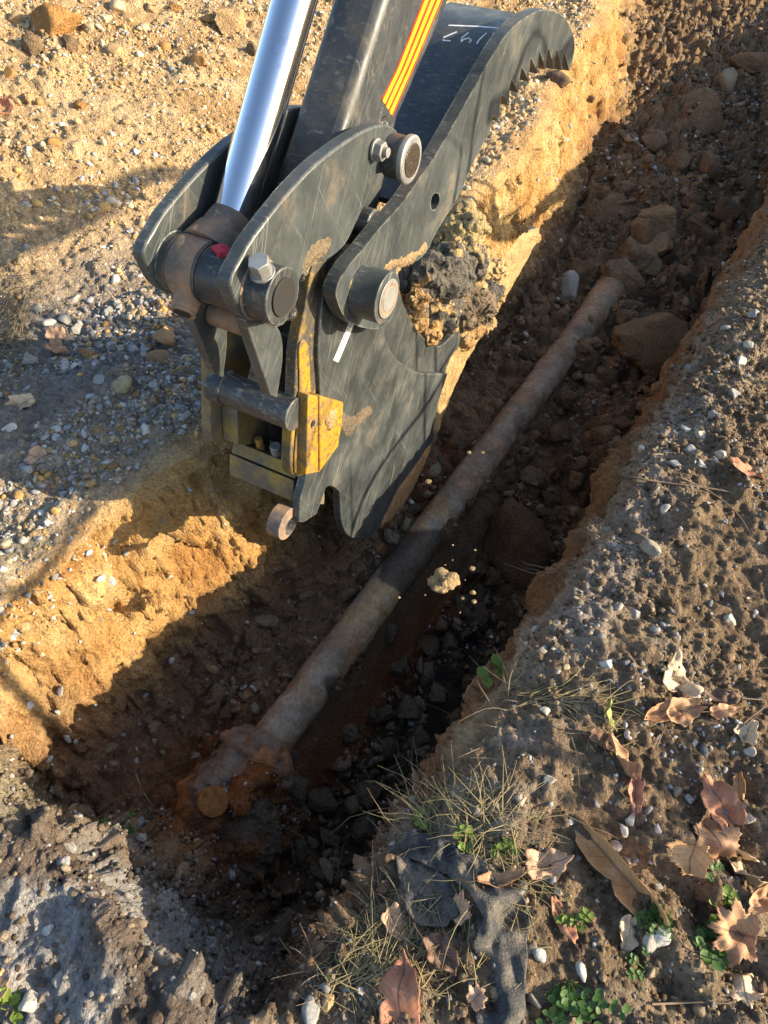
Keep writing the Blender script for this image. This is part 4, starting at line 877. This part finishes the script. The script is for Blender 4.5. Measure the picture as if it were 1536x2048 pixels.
def outline(kind, r):
    if kind == 'maple':
        pts = []
        tips = [(0, 1.0), (.26, .66), (.60, .88), (.92, .58), (1.25, .78), (1.65, .50), (2.2, .58), (2.75, .40), (math.pi, .34)]
        full = [(a, q * r.uniform(.88, 1.1)) for a, q in tips] + [(-a, q * r.uniform(.88, 1.1)) for a, q in tips[-2:0:-1]]
        for i in range(len(full)):
            a, q = full[i]; a2, q2 = full[(i + 1) % len(full)]
            if a2 < a - 4: a2 += 2 * math.pi
            for t_ in np.linspace(0, 1, 6)[:-1]:
                qq = q + (q2 - q) * t_; aa = a + (a2 - a) * t_; qq *= 1 + .07 * math.sin(t_ * 6.3 * 2) * (t_ > 0); pts.append((qq * math.cos(aa), qq * math.sin(aa)))
        return np.array(pts)
    an = np.linspace(0, 2 * math.pi, 64, endpoint=False); x = np.cos(an)
    wid = {'oval': .60, 'long': .34, 'piece': .75}[kind]
    y = np.sin(an) * wid * (1 - .22 * x) * np.where(x > .6, 1 - (x - .6) * .8, 1)
    if kind == 'piece': k = 1 + .22 * np.sin(an * 3 + r.uniform(0, 6)) + .10 * np.sin(an * 7 + r.uniform(0, 6)); return np.stack([x * k, y * k], 1)
    k = 1 + .035 * np.sin(an * 13 + r.uniform(0, 6)) + .08 * np.sin(an * 5 + r.uniform(0, 6)) + .05 * np.sin(an * 8 + r.uniform(0, 6)) - .30 * np.exp(-((an - r.uniform(.6, 5.6)) / .10) ** 2) * (r.random() < .6); return np.stack([x * k, y * k], 1)
def leaf(px, py, L, ang, kind, m_, label, curl=.5, fold=.3, lift=.012, group=None, tilt=0.0, seed=None, stem=True, name='fallen_leaf'):
    """ang: direction of the tip in the photo, degrees counter-clockwise from right; L: length in photo pixels"""
    p, nn_ = hit(px, py); sz = .5 * L * px_size(p) * 1.08; seed = seed or int(px * 3 + py * 5); r = np.random.default_rng(seed)
    O = outline(kind, r); rings = 9; V = [(0, 0)]; F = []
    for k in range(1, rings + 1):
        V += [tuple(q * k / rings) for q in O]
    M = len(O)
    for i in range(M): F.append((0, 1 + i, 1 + (i + 1) % M))
    for k in range(rings - 1):
        for i in range(M): a, b_ = 1 + k * M + i, 1 + k * M + (i + 1) % M; F.append((a, a + M, b_ + M, b_))
    V = np.array(V); uv = V.copy(); x, y = V[:, 0], V[:, 1]
    Q = np.stack([x, y, np.full(len(x), seed % 97)], 1)
    z = fold * np.abs(y) ** 1.2 + curl * .45 * x * x + .26 * vnoise(Q, 1.6, seed) + .14 * vnoise(Q, 3.4, seed + 1) + curl * .22 * x * y * r.choice([-1, 1])
    yc = y / np.sqrt(1 + (fold * 1.3 * y) ** 2 * 3) if fold > .6 else y
    if fold > .6: z = z * .8
    W = np.stack([x * (1 - .12 * curl), yc, z], 1)
    view = _rt * math.cos(R(ang)) + (_up - nn_ * (_up @ nn_)) / np.linalg.norm(_up - nn_ * (_up @ nn_)) * math.sin(R(ang))
    b1 = view - nn_ * (view @ nn_); b1 /= np.linalg.norm(b1); b2 = np.cross(nn_, b1); n3 = nn_ + b2 * tilt; n3 /= np.linalg.norm(n3); b2 = np.cross(n3, b1)
    W = (W[:, :1] * b1 + W[:, 1:2] * b2 + (W[:, 2:] - z.min() * .5) * n3) * sz
    me = bpy.data.meshes.new(name); me.from_pydata(W.tolist(), [], F); me.materials.append(LM[m_])
    ul = me.uv_layers.new(name='UVMap'); li = np.zeros(len(me.loops), np.int32); me.loops.foreach_get('vertex_index', li); ul.data.foreach_set('uv', uv[li].astype(np.float32).ravel())
    finish(me, True, None); o = link(bpy.data.objects.new(name, me)); o.location = tuple(p + nn_ * lift * .55)
    sm = o.modifiers.new('thick', 'SOLIDIFY'); sm.thickness = .0007; sm.offset = 0
    if stem and kind != 'piece':
        i0 = int(np.argmin(x)); q0 = W[i0] if kind != 'maple' else W[0] - b1 * sz * .30 + n3 * sz * .05
        tube('stem', [q0, q0 - b1 * sz * .35 + b2 * sz * .1 * r.uniform(-1, 1) + n3 * sz * .05, q0 - b1 * sz * .7 + b2 * sz * .25 * r.uniform(-1, 1) + n3 * sz * .10], .0011, LM['d'], o, 6)
    return tag(o, label, 'leaf', group)
def tube(name, pts, r, mat, parent=None, seg=6, r1=None, n=6):
    P = [np.array(p, float) for p in pts]; path = []
    for i in range(len(P) - 1):
        a, b_, c_, d = P[max(i - 1, 0)], P[i], P[i + 1], P[min(i + 2, len(P) - 1)]
        for k in range(n):
            t = k / n; path.append(.5 * (2 * b_ + (c_ - a) * t + (2 * a - 5 * b_ + 4 * c_ - d) * t * t + (3 * b_ - a - 3 * c_ + d) * t**3))
    path.append(P[-1]); V, F = tube_raw(path, r, r if r1 is None else r1, seg)
    return make(name, V, F, mat, parent, True, None)
def tube_raw(path, r0, r1, seg=5):
    V, F = [], []; K = len(path)
    for i, p in enumerate(path):
        d = path[min(i + 1, K - 1)] - path[max(i - 1, 0)]; d = d / (np.linalg.norm(d) + 1e-9); h = np.array([0, 0, 1.0]) if abs(d[2]) < .9 else np.array([1.0, 0, 0])
        u = np.cross(h, d); u /= np.linalg.norm(u); v = np.cross(d, u); r = r0 + (r1 - r0) * i / (K - 1)
        V += [p + (u * math.cos(2 * math.pi * k / seg) + v * math.sin(2 * math.pi * k / seg)) * r for k in range(seg)]
    for i in range(K - 1):
        for k in range(seg): F.append((i * seg + k, i * seg + (k + 1) % seg, (i + 1) * seg + (k + 1) % seg, (i + 1) * seg + k))
    return V, F

# torn black ground fabric at the trench corner
m, t, b = nodes('felt_fabric'); M_FAB = m
_co = nd(t, 'ShaderNodeNewGeometry').outputs['Position']; _n = noise_node(t, _co, 13, 6, .7); _n2 = noise_node(t, _co, 260, 3, .6)
_c = mixc(t, ramp(t, _n.outputs[0], [(.42, 0.0), (.66, .85)]).outputs[0], (.055, .058, .062), (.22, .185, .14)); t.links.new(mixc(t, 1.0, _c, ramp(t, _n2.outputs[0], [(.3, .55), (.7, 1.35)]).outputs[0], 'MULTIPLY'), b.inputs['Base Color'])
b.inputs['Roughness'].default_value = .97; b.inputs['Specular IOR Level'].default_value = .1; bump(t, b, _n2.outputs[0], .9, .003)
def ribbon(name, e1, e2, amp, parent, org, lift, seed, nu=90, nv=22):
    def res(e):
        e = np.array(e, float); d = np.r_[0, np.cumsum(np.linalg.norm(np.diff(e, axis=0), axis=1))]; q = np.linspace(0, d[-1], nu)
        return np.stack([np.interp(q, d, e[:, k]) for k in (0, 1)], 1)
    A, B = res(e1), res(e2); V = []
    for i in range(nu):
        for j in range(nv):
            t = j / (nv - 1); t = t if 0 < j < nv - 1 else t + (.08 if j else -.08) * (.6 + rs.uniform(-2.0, 1.0)); x, y = A[i] * (1 - t) + B[i] * t; p, nn_ = hit(x, y); V.append(p)
    V = np.array(V).reshape(nu, nv, 3)
    for _ in range(6): V[1:-1] = (V[:-2] + V[2:] + V[1:-1] * 2) / 4; V[:, 1:-1] = (V[:, :-2] + V[:, 2:] + V[:, 1:-1] * 2) / 4
    Vf = V.reshape(-1, 3); tt = np.tile(np.linspace(0, 1, nv), nu)
    d = lift + amp * (fbm(Vf, 7, 3, seed) + .4 * fbm(Vf, 22, 2, seed + 3)) + amp * 1.1 * (.6 - np.abs(vnoise(Vf, 12, seed + 9))) + amp * .7 * (.6 - np.abs(vnoise(Vf, 30, seed + 11)))
    Vf = Vf + np.array([-.1, -.25, 1.0]) * d[:, None]
    i = np.arange(nu * nv).reshape(nu, nv); F = np.stack([i[:-1, :-1], i[1:, :-1], i[1:, 1:], i[:-1, 1:]], -1).reshape(-1, 4)
    o = make_np(name, Vf - org, F, M_FAB, parent, True); s_ = o.modifiers.new('thick', 'SOLIDIFY'); s_.thickness = .0022; return o
fo = hit(950, 1780)[0]
fab = empty('landscape_fabric', fo.tolist()); tag(fab, 'torn strip of black felt fabric folded over the bottom corner of the bank', 'fabric')
ribbon('folded_strip', [(765, 1664), (850, 1668), (940, 1700), (1005, 1755), (1052, 1795), (1060, 1860), (1048, 1960), (1042, 2075)], [(770, 1698), (835, 1722), (905, 1758), (955, 1800), (968, 1835), (945, 1885), (950, 1970), (955, 2075)], .030, fab, fo, -.010, 401)
ribbon('torn_flap', [(790, 1700), (800, 1770), (815, 1825), (840, 1850)], [(870, 1735), (925, 1790), (915, 1830), (890, 1850)], .018, fab, fo, .003, 411, nu=50)

LV = [
 (1238, 1742, 235, 131, 'long', 'o', 'long orange brown leaf curled into a trough, in front of the fabric', .35, 1.5, .02, .35), (1350, 1357, 82, 80, 'piece', 't', 'pale square leaf lying flat in a patch of sun', .35, .2, .006, 0),
 (1310, 1428, 74, 200, 'oval', 'b', 'brown folded leaf, left half of a bow shaped pair', .8, .7, .012, .3), (1362, 1424, 80, 15, 'oval', 'b', 'brown folded leaf, right half of a bow shaped pair', .8, .6, .012, -.3), (1432, 1394, 84, 160, 'long', 'd', 'narrow dark leaf right of the square pale leaf', .5, .5, .008, 0), (1440, 1424, 76, 12, 'long', 'b', 'narrow brown leaf under the narrow dark leaf', .5, .4, .008, 0),
 (1494, 1467, 50, 60, 'piece', 't', 'small pale leaf scrap at the right edge', .4, .3, .006, 0), (1437, 1603, 104, 118, 'oval', 'r', 'reddish oval leaf with a dark spot, near the right edge', .35, .35, .01, 0), (1473, 1573, 56, 80, 'oval', 'o', 'small curled orange leaf standing beside the reddish oval leaf', .9, .9, .018, .4),
 (1420, 1688, 130, 100, 'maple', 'b', 'large brown maple leaf, back one of the heap by the right edge', .35, .25, .02, .1), (1388, 1722, 120, 250, 'maple', 'o', 'orange maple leaf in front of the large brown maple leaf', .5, .35, .022, -.3), (1456, 1700, 96, 280, 'oval', 't', 'tan leaf on edge behind the large brown maple leaf', .6, .6, .02, .5), (1476, 1762, 96, 300, 'maple', 't', 'pale tan leaf sticking up below the maple heap', .8, .5, .02, .3),
 (1478, 1868, 150, 165, 'maple', 'b', 'rust brown maple leaf cut by the right edge', .5, .3, .015, .1), (1515, 1808, 90, 210, 'oval', 'b', 'rolled brown leaf above the rust brown maple leaf', .6, .8, .02, .3), (1482, 1972, 112, 265, 'maple', 't', 'pale star shaped maple leaf in the bottom right corner', .25, .15, .006, 0),
 (925, 1828, 86, 85, 'maple', 'p', 'pinkish star shaped leaf resting on the black fabric', .25, .2, .022, 0), (808, 1990, 132, 100, 'oval', 'r', 'big flat red oval leaf at the bottom edge', .2, .12, .015, 0), (1096, 1735, 92, 10, 'oval', 'p', 'tan leaf lying between dry grass and the long curled leaf', .4, .3, .012, 0), (1002, 1766, 100, 8, 'long', 'b', 'curled brown leaf bridging the fabric fold', .9, .8, .025, .5),
 (792, 1856, 74, 300, 'oval', 'p', 'crumpled tan leaf under the fabric flap', .8, .5, .012, .2), (1252, 1856, 62, 70, 'piece', 't', 'pale torn leaf above the rounded grey stone', .5, .3, .008, 0), (1122, 1838, 84, 110, 'long', 'r', 'slender reddish leaf right of the fabric', .4, .4, .008, 0),
 (950, 1996, 62, 40, 'maple', 'p', 'greyish lobed leaf lying across the lower end of the fabric', .4, .3, .016, 0), (885, 1908, 84, 310, 'oval', 'd', 'grey decayed leaf between flap and lower fabric', .7, .5, .012, 0),
 (1205, 1478, 90, 330, 'long', 'd', 'dark curled leaf on the lip among dry grass', .9, .7, .012, .2), (1243, 1532, 120, 285, 'long', 'b', 'long rusty leaf hanging down from the leaf heap', .5, .8, .014, .3), (1270, 1594, 80, 270, 'long', 'r', 'dark red leaf tip below the long rusty leaf', .5, .6, .012, .2), (1203, 1428, 66, 260, 'long', 'g', 'yellow green leaf among brown ones', .6, .6, .025, .2),
 (850, 1566, 56, 100, 'piece', 'p', 'dry leaf standing upright at the trench edge', 1.0, .8, .02, .8), (1493, 944, 76, 340, 'oval', 'r', 'flat reddish leaf on the pebbles of the right bank', .3, .2, .006, 0), (6, 1976, 62, 90, 'oval', 'o', 'bright orange leaf cut by the left edge', .5, .4, .012, 0), (10, 222, 60, 300, 'oval', 'r', 'red brown leaf high at the left edge', .5, .4, .01, 0),
 (112, 676, 44, 100, 'piece', 'p', 'pinkish flat leaf in the shaded gravel', .4, .3, .008, 0), (118, 706, 50, 330, 'oval', 'b', 'rust coloured leaf below the pinkish one in the gravel', .7, .6, .012, .2), (78, 914, 44, 10, 'piece', 'p', 'dull pink leaf near the lower edge of the shade', .3, .2, .006, 0), (46, 808, 54, 20, 'oval', 't', 'tan leaf at the left edge of the shaded gravel', .5, .4, .008, 0), (640, 1616, 22, 60, 'piece', 'r', 'tiny red leaf scrap deep in the pit', .5, .3, .01, 0),]
for q in LV: leaf(*q[:7], curl=q[7], fold=q[8], lift=q[9], tilt=q[10])

# dry grass, roots and twigs
M_STRAW = leaf_mat('straw', (.62, .50, .25), (.50, .39, .18), .7); M_STRAWD = plain('straw_dull', (.27, .21, .12), .85); M_TWIG = plain('twig_bark', (.17, .12, .085), .9); M_ROOT = plain('root_bark', (.30, .22, .15), .9)
def grass(name, spots, mat, label):
    V, F = [], []
    for (x, y, sx, sy, n_, L, ang, sp, rise) in spots:
        for _ in range(n_):
            p, nn_ = hit(x + rs.gauss(0, sx), y + rs.gauss(0, sy)); a = R(ang + rs.gauss(0, sp)); l = L * rs.uniform(.4, 1.3) * px_size(p)
            d = _rt * math.cos(a) + np.array([0, 1.0, 0]) * math.sin(a); b_ = np.cross([0, 0, 1.0], d); up_ = rise * rs.uniform(.1, 1.2); bd = rs.gauss(0, .25)
            path = [p + d * l * t + b_ * bd * l * t * t + np.array([0, 0, 1]) * (up_ * l * (t - t * t * rs.uniform(.5, 1.1)) + .004) for t in np.linspace(0, 1, 7)]
            v, f = tube_raw(path, rs.uniform(.0008, .0016), .0003, 4); k = len(V); V += v; F += [tuple(i + k for i in q) for q in f]
    o = make(name, V, F, mat, None, True, None); return tag(o, label, 'dry grass', kind='stuff')
grass('dry_grass', [(930, 1640, 60, 30, 150, 90, 40, 70, .5), (860, 1620, 30, 24, 50, 100, 60, 60, .6), (960, 1690, 40, 24, 70, 80, -20, 70, .5), (1000, 1745, 40, 20, 60, 90, -60, 60, .6), (800, 1860, 50, 40, 150, 70, 40, 90, .5), (740, 1920, 60, 34, 90, 80, 10, 60, .4), (690, 1960, 50, 20, 50, 90, 20, 50, .4), (870, 1970, 60, 30, 50, 70, 60, 80, .4), (1060, 1395, 50, 12, 40, 130, 8, 14, .25), (1120, 1400, 40, 16, 40, 120, -6, 20, .3), (1010, 1370, 24, 20, 24, 60, 40, 60, .6), (1190, 1470, 40, 30, 24, 80, 30, 70, .4), (940, 1790, 40, 30, 30, 110, -70, 40, .5), (1050, 1800, 40, 60, 30, 60, 90, 90, .4), (600, 1900, 20, 20, 10, 120, -30, 20, .4)], M_STRAW, 'dry yellow grass stalks tangled along the trench corner and lip')
grass('dry_grass', [(15, 640, 20, 50, 120, 90, -40, 20, .5), (30, 600, 24, 40, 60, 80, -50, 24, .4), (5, 700, 10, 40, 40, 70, -30, 20, .5)], M_STRAWD, 'dull dry grass tuft at the left edge in the shade')
grass('roots', [(800, 1600, 60, 40, 30, 70, 10, 80, .3), (720, 1760, 60, 50, 26, 70, 20, 80, .3), (980, 1420, 40, 60, 16, 60, 200, 40, .3), (620, 1960, 40, 30, 20, 60, 60, 80, .4), (1090, 1140, 10, 10, 5, 90, 190, 30, .2)], M_ROOT, 'fine roots hanging out of the trench corner')
def twig(pxs, r_, label, mat, name='twig', cat='twig', lift=.01):
    pts = [hit(x, y)[0] + np.array([0, 0, lift]) for x, y in pxs]; o0 = pts[0]; o = tube(name, [p - o0 for p in pts], r_, mat, None, 7, r_ * .5); o.location = tuple(o0); return tag(o, label, cat)
twig([(1180, 940), (1240, 955), (1330, 970), (1440, 985), (1536, 1010)], .004, 'thin brown twig crossing the upper right bank', M_TWIG)
twig([(1360, 960), (1420, 990), (1470, 1030), (1500, 1075)], .0032, 'bent twig below the thin brown twig', M_TWIG)
twig([(1480, 1400), (1536, 1405)], .0022, 'straight dark twig at the right edge beside the narrow leaves', M_TWIG); twig([(1450, 1500), (1480, 1455), (1536, 1410)], .002, 'twig slanting up to the right edge', M_TWIG)
twig([(1300, 2010), (1350, 2008), (1400, 2006), (1470, 2010)], .0024, 'straight twig near the bottom right maple leaf', M_TWIG); twig([(560, 1880), (600, 1930), (650, 1955), (730, 1990)], .0018, 'long pale straw bent across the bottom of the trench end', M_STRAW, 'straw_stalk', 'straw', .02)
twig([(1310, 1500), (1330, 1450), (1345, 1400)], .0018, 'short upright twig by the bow shaped leaves', M_TWIG); twig([(273, 1550), (290, 1590), (305, 1610)], .0022, 'pale forked twig on the brown bench left of the pipe', M_STRAWD)
twig([(1060, 1185), (1075, 1165), (1110, 1155), (1160, 1140)], .0018, 'thin root dangling from the right trench wall', M_ROOT, 'root', 'root', .03)

# green weeds
M_GREEN = leaf_mat('weed_green', (.10, .22, .035), (.07, .15, .03), .55); M_LIME = leaf_mat('weed_lime', (.26, .38, .05), (.18, .28, .04), .55)
def weed(px, py, n_, spread, lsz, mat, label, trail=0.0, ang=0.0):
    p, nn_ = hit(px, py); m_ = px_size(p); root = empty('weed', p.tolist()); tag(root, label, 'weed'); SV, SF, LVv, LF = [], [], [], []
    for k in range(n_):
        a = R(ang) + rs.gauss(0, .5) if trail else rs.uniform(0, 6.28); l = spread * m_ * rs.uniform(.3, 1.0); d = _rt * math.cos(a) + np.array([0, 1.0, 0]) * math.sin(a)
        tip_xy = p + d * l; g = drop(tip_xy[0], tip_xy[1])[0]; h = rs.uniform(.3, 1.0) * spread * m_ * (.25 if trail else .6)
        tip = np.array([tip_xy[0], tip_xy[1], max(g[2], p[2] - .05) + h * .6 + .006]) - p
        path = [tip * t + np.array([0, 0, 1]) * h * (t - t * t) * 1.2 for t in np.linspace(0, 1, 6)]; v, f = tube_raw(path, .0011, .0006, 4); q = len(SV); SV += v; SF += [tuple(i + q for i in e) for e in f]
        for t in ((.5, .8, 1.0) if trail else (.75, 1.0)):
            for sgn_ in (-1, 1):
                c_ = tip * t + np.array([0, 0, 1]) * h * (t - t * t) * 1.2; sz = lsz * m_ * rs.uniform(.6, 1.2); b_ = np.cross([0, 0, 1.0], d) * sgn_; ax_ = d * .5 + b_ + np.array([0, 0, rs.uniform(.1, .7)]); ax_ /= np.linalg.norm(ax_); sd = np.cross(ax_, [rs.gauss(0, .3), rs.gauss(0, .3), 1.0]); sd /= np.linalg.norm(sd); nz = np.cross(sd, ax_)
                q = len(LVv)
                for u, w2 in ((0, .0), (.2, .28), (.5, .42), (.8, .30), (1.0, .0)):
                    for sg in (-1, 0, 1): LVv.append(c_ + ax_ * u * sz + sd * sg * w2 * sz + nz * (abs(sg) * .10 - u * u * .2) * sz)
                for r_ in range(4):
                    for s_ in range(2): i = q + r_ * 3 + s_; LF.append((i, i + 1, i + 4, i + 3))
    make('stem', SV, SF, mat, root, True, None); o = make('leaves', LVv, LF, mat, root, True, None); return root
weed(240, 1652, 12, 34, 10, M_GREEN, 'little feathery green plant on the shelf left of the pipe joint'); weed(985, 1352, 3, 16, 24, M_LIME, 'single broad leaved seedling on the right lip'); weed(1440, 1822, 8, 36, 20, M_LIME, 'bright green chickweed beside the maple leaf heap'); weed(1412, 1890, 9, 34, 24, M_GREEN, 'dark green chickweed below the bright one')
weed(1340, 1830, 12, 80, 12, M_GREEN, 'trailing weed creeping past the tip of the long curled leaf', 1, 200); weed(1136, 1960, 14, 110, 18, M_GREEN, 'stringy green weed trailing down beside the black fabric', 1, 270); weed(1140, 1880, 8, 60, 14, M_LIME, 'pale trailing stem above the stringy weed', 1, 80); weed(932, 1682, 7, 26, 16, M_LIME, 'small green clover in the dry grass above the fabric'); weed(1012, 1712, 6, 24, 14, M_LIME, 'green sprig in the dry grass where the fabric bends'); weed(1440, 1748, 6, 30, 14, M_GREEN, 'green sprig growing under the maple leaf heap'); weed(846, 1640, 5, 18, 16, M_LIME, 'lime sprig at the top of the dry grass'); weed(14, 2020, 4, 30, 26, M_LIME, 'green leaf in the bottom left corner'); weed(1290, 1940, 6, 40, 12, M_GREEN, 'small weed between the grey stone and the twig')

# ------------------------------------------------------------------ unseen shrubs and saplings, added past the right edge to shade bank and trench
M_BUSH = leaf_mat('shrub_leaf', (.11, .13, .04), (.16, .11, .045), .6)
HN = 2.2
def shrub(s0, n0, top, wdt, n_, label, seed, lo=.05, gap=.0):
    r = random.Random(seed); g = drop(*(T * s0 + N * n0)[:2])[0]; root = empty('shrub', g.tolist()); tag(root, label, 'shrub', 'unseen leafy shrubs added to shade the right bank'); V, F, SV, SF = [], [], [], []
    for kc in range(3):
        if r.random() < .27: continue
        a0_, b0_, ln = (kc - 1) * .19 + r.gauss(0, .035), r.gauss(0, .10), (r.gauss(0, .10), r.gauss(0, .12)); ph, tp = r.uniform(0, 9), top * r.uniform(.86, 1.08)
        v, f = tube_raw([np.array([0, 0, 0.0]), T * a0_ * .8 + N * b0_ * .8 + np.array([0, 0, .2]), T * (a0_ + ln[0]) + N * (b0_ + ln[1]) + np.array([0, 0, tp])], .012, .003, 6); q = len(SV); SV += v; SF += [tuple(i + q for i in e) for e in f]
        for _ in range(n_):
            c_ = r.uniform(lo, tp); u = c_ / tp
            if math.sin(c_ * 17 + ph) + .6 * math.sin(c_ * 41 + ph * 2) > .75: continue
            sg_ = .030 + .018 * (1 - u); p = T * (a0_ + ln[0] * u + r.gauss(0, sg_)) + N * (b0_ + ln[1] * u + r.gauss(0, .07)) + np.array([0, 0, c_]); d = np.array([r.gauss(0, 1), r.gauss(0, 1), r.gauss(0, .8)]); d /= np.linalg.norm(d); e = np.cross(d, [r.gauss(0, 1), r.gauss(0, 1), r.gauss(0, 1)]); e /= np.linalg.norm(e); l = r.uniform(.03, .055); q = len(V)
            V += [p - d * l * .5, p + e * l * .32, p + d * l * .5, p - e * l * .32]; F.append((q, q + 1, q + 2, q + 3))
    make('trunk', SV, SF, M_TWIG, root, True, None); make('foliage', V, F, M_BUSH, root)
for k in range(20):
    s0 = -.9 + k * .58; top = (1.02 + .75 * max(0., min(1., (s0 - 6.5) / 2))) + .12 * math.sin(k * 2.1) + .07 * math.sin(k * 5.3)
    shrub(s0, HN + .12 * math.sin(k * 3.3), top, .42, 170, 'leafy shrub added out of view to dapple the right bank', 700 + k)  # row placed and thinned out of view to dapple the ground
def bare_limb(name, pts, r0, r1, label, twigs=6, seed=1):
    r = random.Random(seed); g = np.array(pts[0]); root = empty(name, g.tolist()); tag(root, label, 'tree'); tube('trunk', [np.array(p) - g for p in pts], r0, M_TWIG, root, 8, r1)
    V, F = [], []
    for k in range(twigs):
        i = r.randint(1, len(pts) - 1); p = np.array(pts[i]) - g; d = np.array([r.gauss(0, 1), r.gauss(0, 1), abs(r.gauss(.6, .5))]); d /= np.linalg.norm(d); l = r.uniform(.15, .45); v, f = tube_raw([p, p + d * l * .5 + np.array([0, 0, .04]), p + d * l], r1 * .7, .002, 5); q = len(V); V += v; F += [tuple(j + q for j in e) for e in f]
    make('crown', V, F, M_TWIG, root, True, None)
def up_sun(p, n):                                # point on the sun ray of p that stands over the shrub line n
    p = np.array(p); t = (n - p @ N) / (SUN_DIR @ N); return p + SUN_DIR * t

def ups(px, py, n=HN + .15): return up_sun(hit(px, py)[0], n)
Q1 = [ups(-60, 538), ups(0, 510), ups(180, 430), ups(370, 350)]; Q2 = [ups(1000, 465), ups(1160, 342)]
dq_ = Q2[1] - Q2[0]; tb = Q2[1] + dq_ * (Q2[1][2] / max(.05, Q2[0][2] - Q2[1][2])) if Q2[0][2] - Q2[1][2] > .1 else Q2[1] + np.array([.5, .8, -Q2[1][2]])
tb[2] = drop(tb[0], tb[1])[0][2]
bare_limb('shadow_trunk', [tb] + Q2[::-1] + Q1[::-1], .055, .032, 'unseen bare leaning trunk added past the right bank for its line shadow', 5, 3)  # trunk laid along sun rays so its shadow draws the left bank line
for k, (x, y0, y1, r_, lb) in enumerate([(846, 1000, 560, .010, 'thin bare sapling added out of view to throw a bar on the bucket side'), (884, 900, 420, .015, 'thicker bare sapling added out of view to throw a second bar on the bucket side')]):  # unseen saplings set up the sun rays to throw bars on the bucket
    a_, b_ = up_sun(mw(x, y0, -.825), HN - .3), up_sun(mw(x + 10, y1, -.825), HN - .3); g = drop(a_[0], a_[1])[0]; bare_limb('sapling', [g, a_, b_, b_ + np.array([.03, .04, .35])], r_, r_ * .6, lb, 5, 20 + k)
a_, b_ = up_sun(mw(705, 1055, -.825), HN - .35), up_sun(mw(860, 800, -.825), HN - .35); g = drop(a_[0] - .1, a_[1] - .1)[0]; bare_limb('sapling', [g, a_, b_, b_ + (b_ - a_) * .5], .014, .009, 'slanting bare sapling added out of view to throw a diagonal on the bucket side', 4, 31)  # unseen sapling added for the diagonal shadow on the bucket plate
w_ = [ups(x, y) for x, y in [(-30, 1280), (0, 1240), (60, 1170), (140, 1075), (185, 1010)]]; g = drop(w_[0][0], w_[0][1] - .3)[0]; bare_limb('sapling', [g] + w_, .022, .012, 'crooked bare sapling added out of view to throw a line on the left wall', 5, 37)  # unseen sapling added for the thin shadow on the left wall
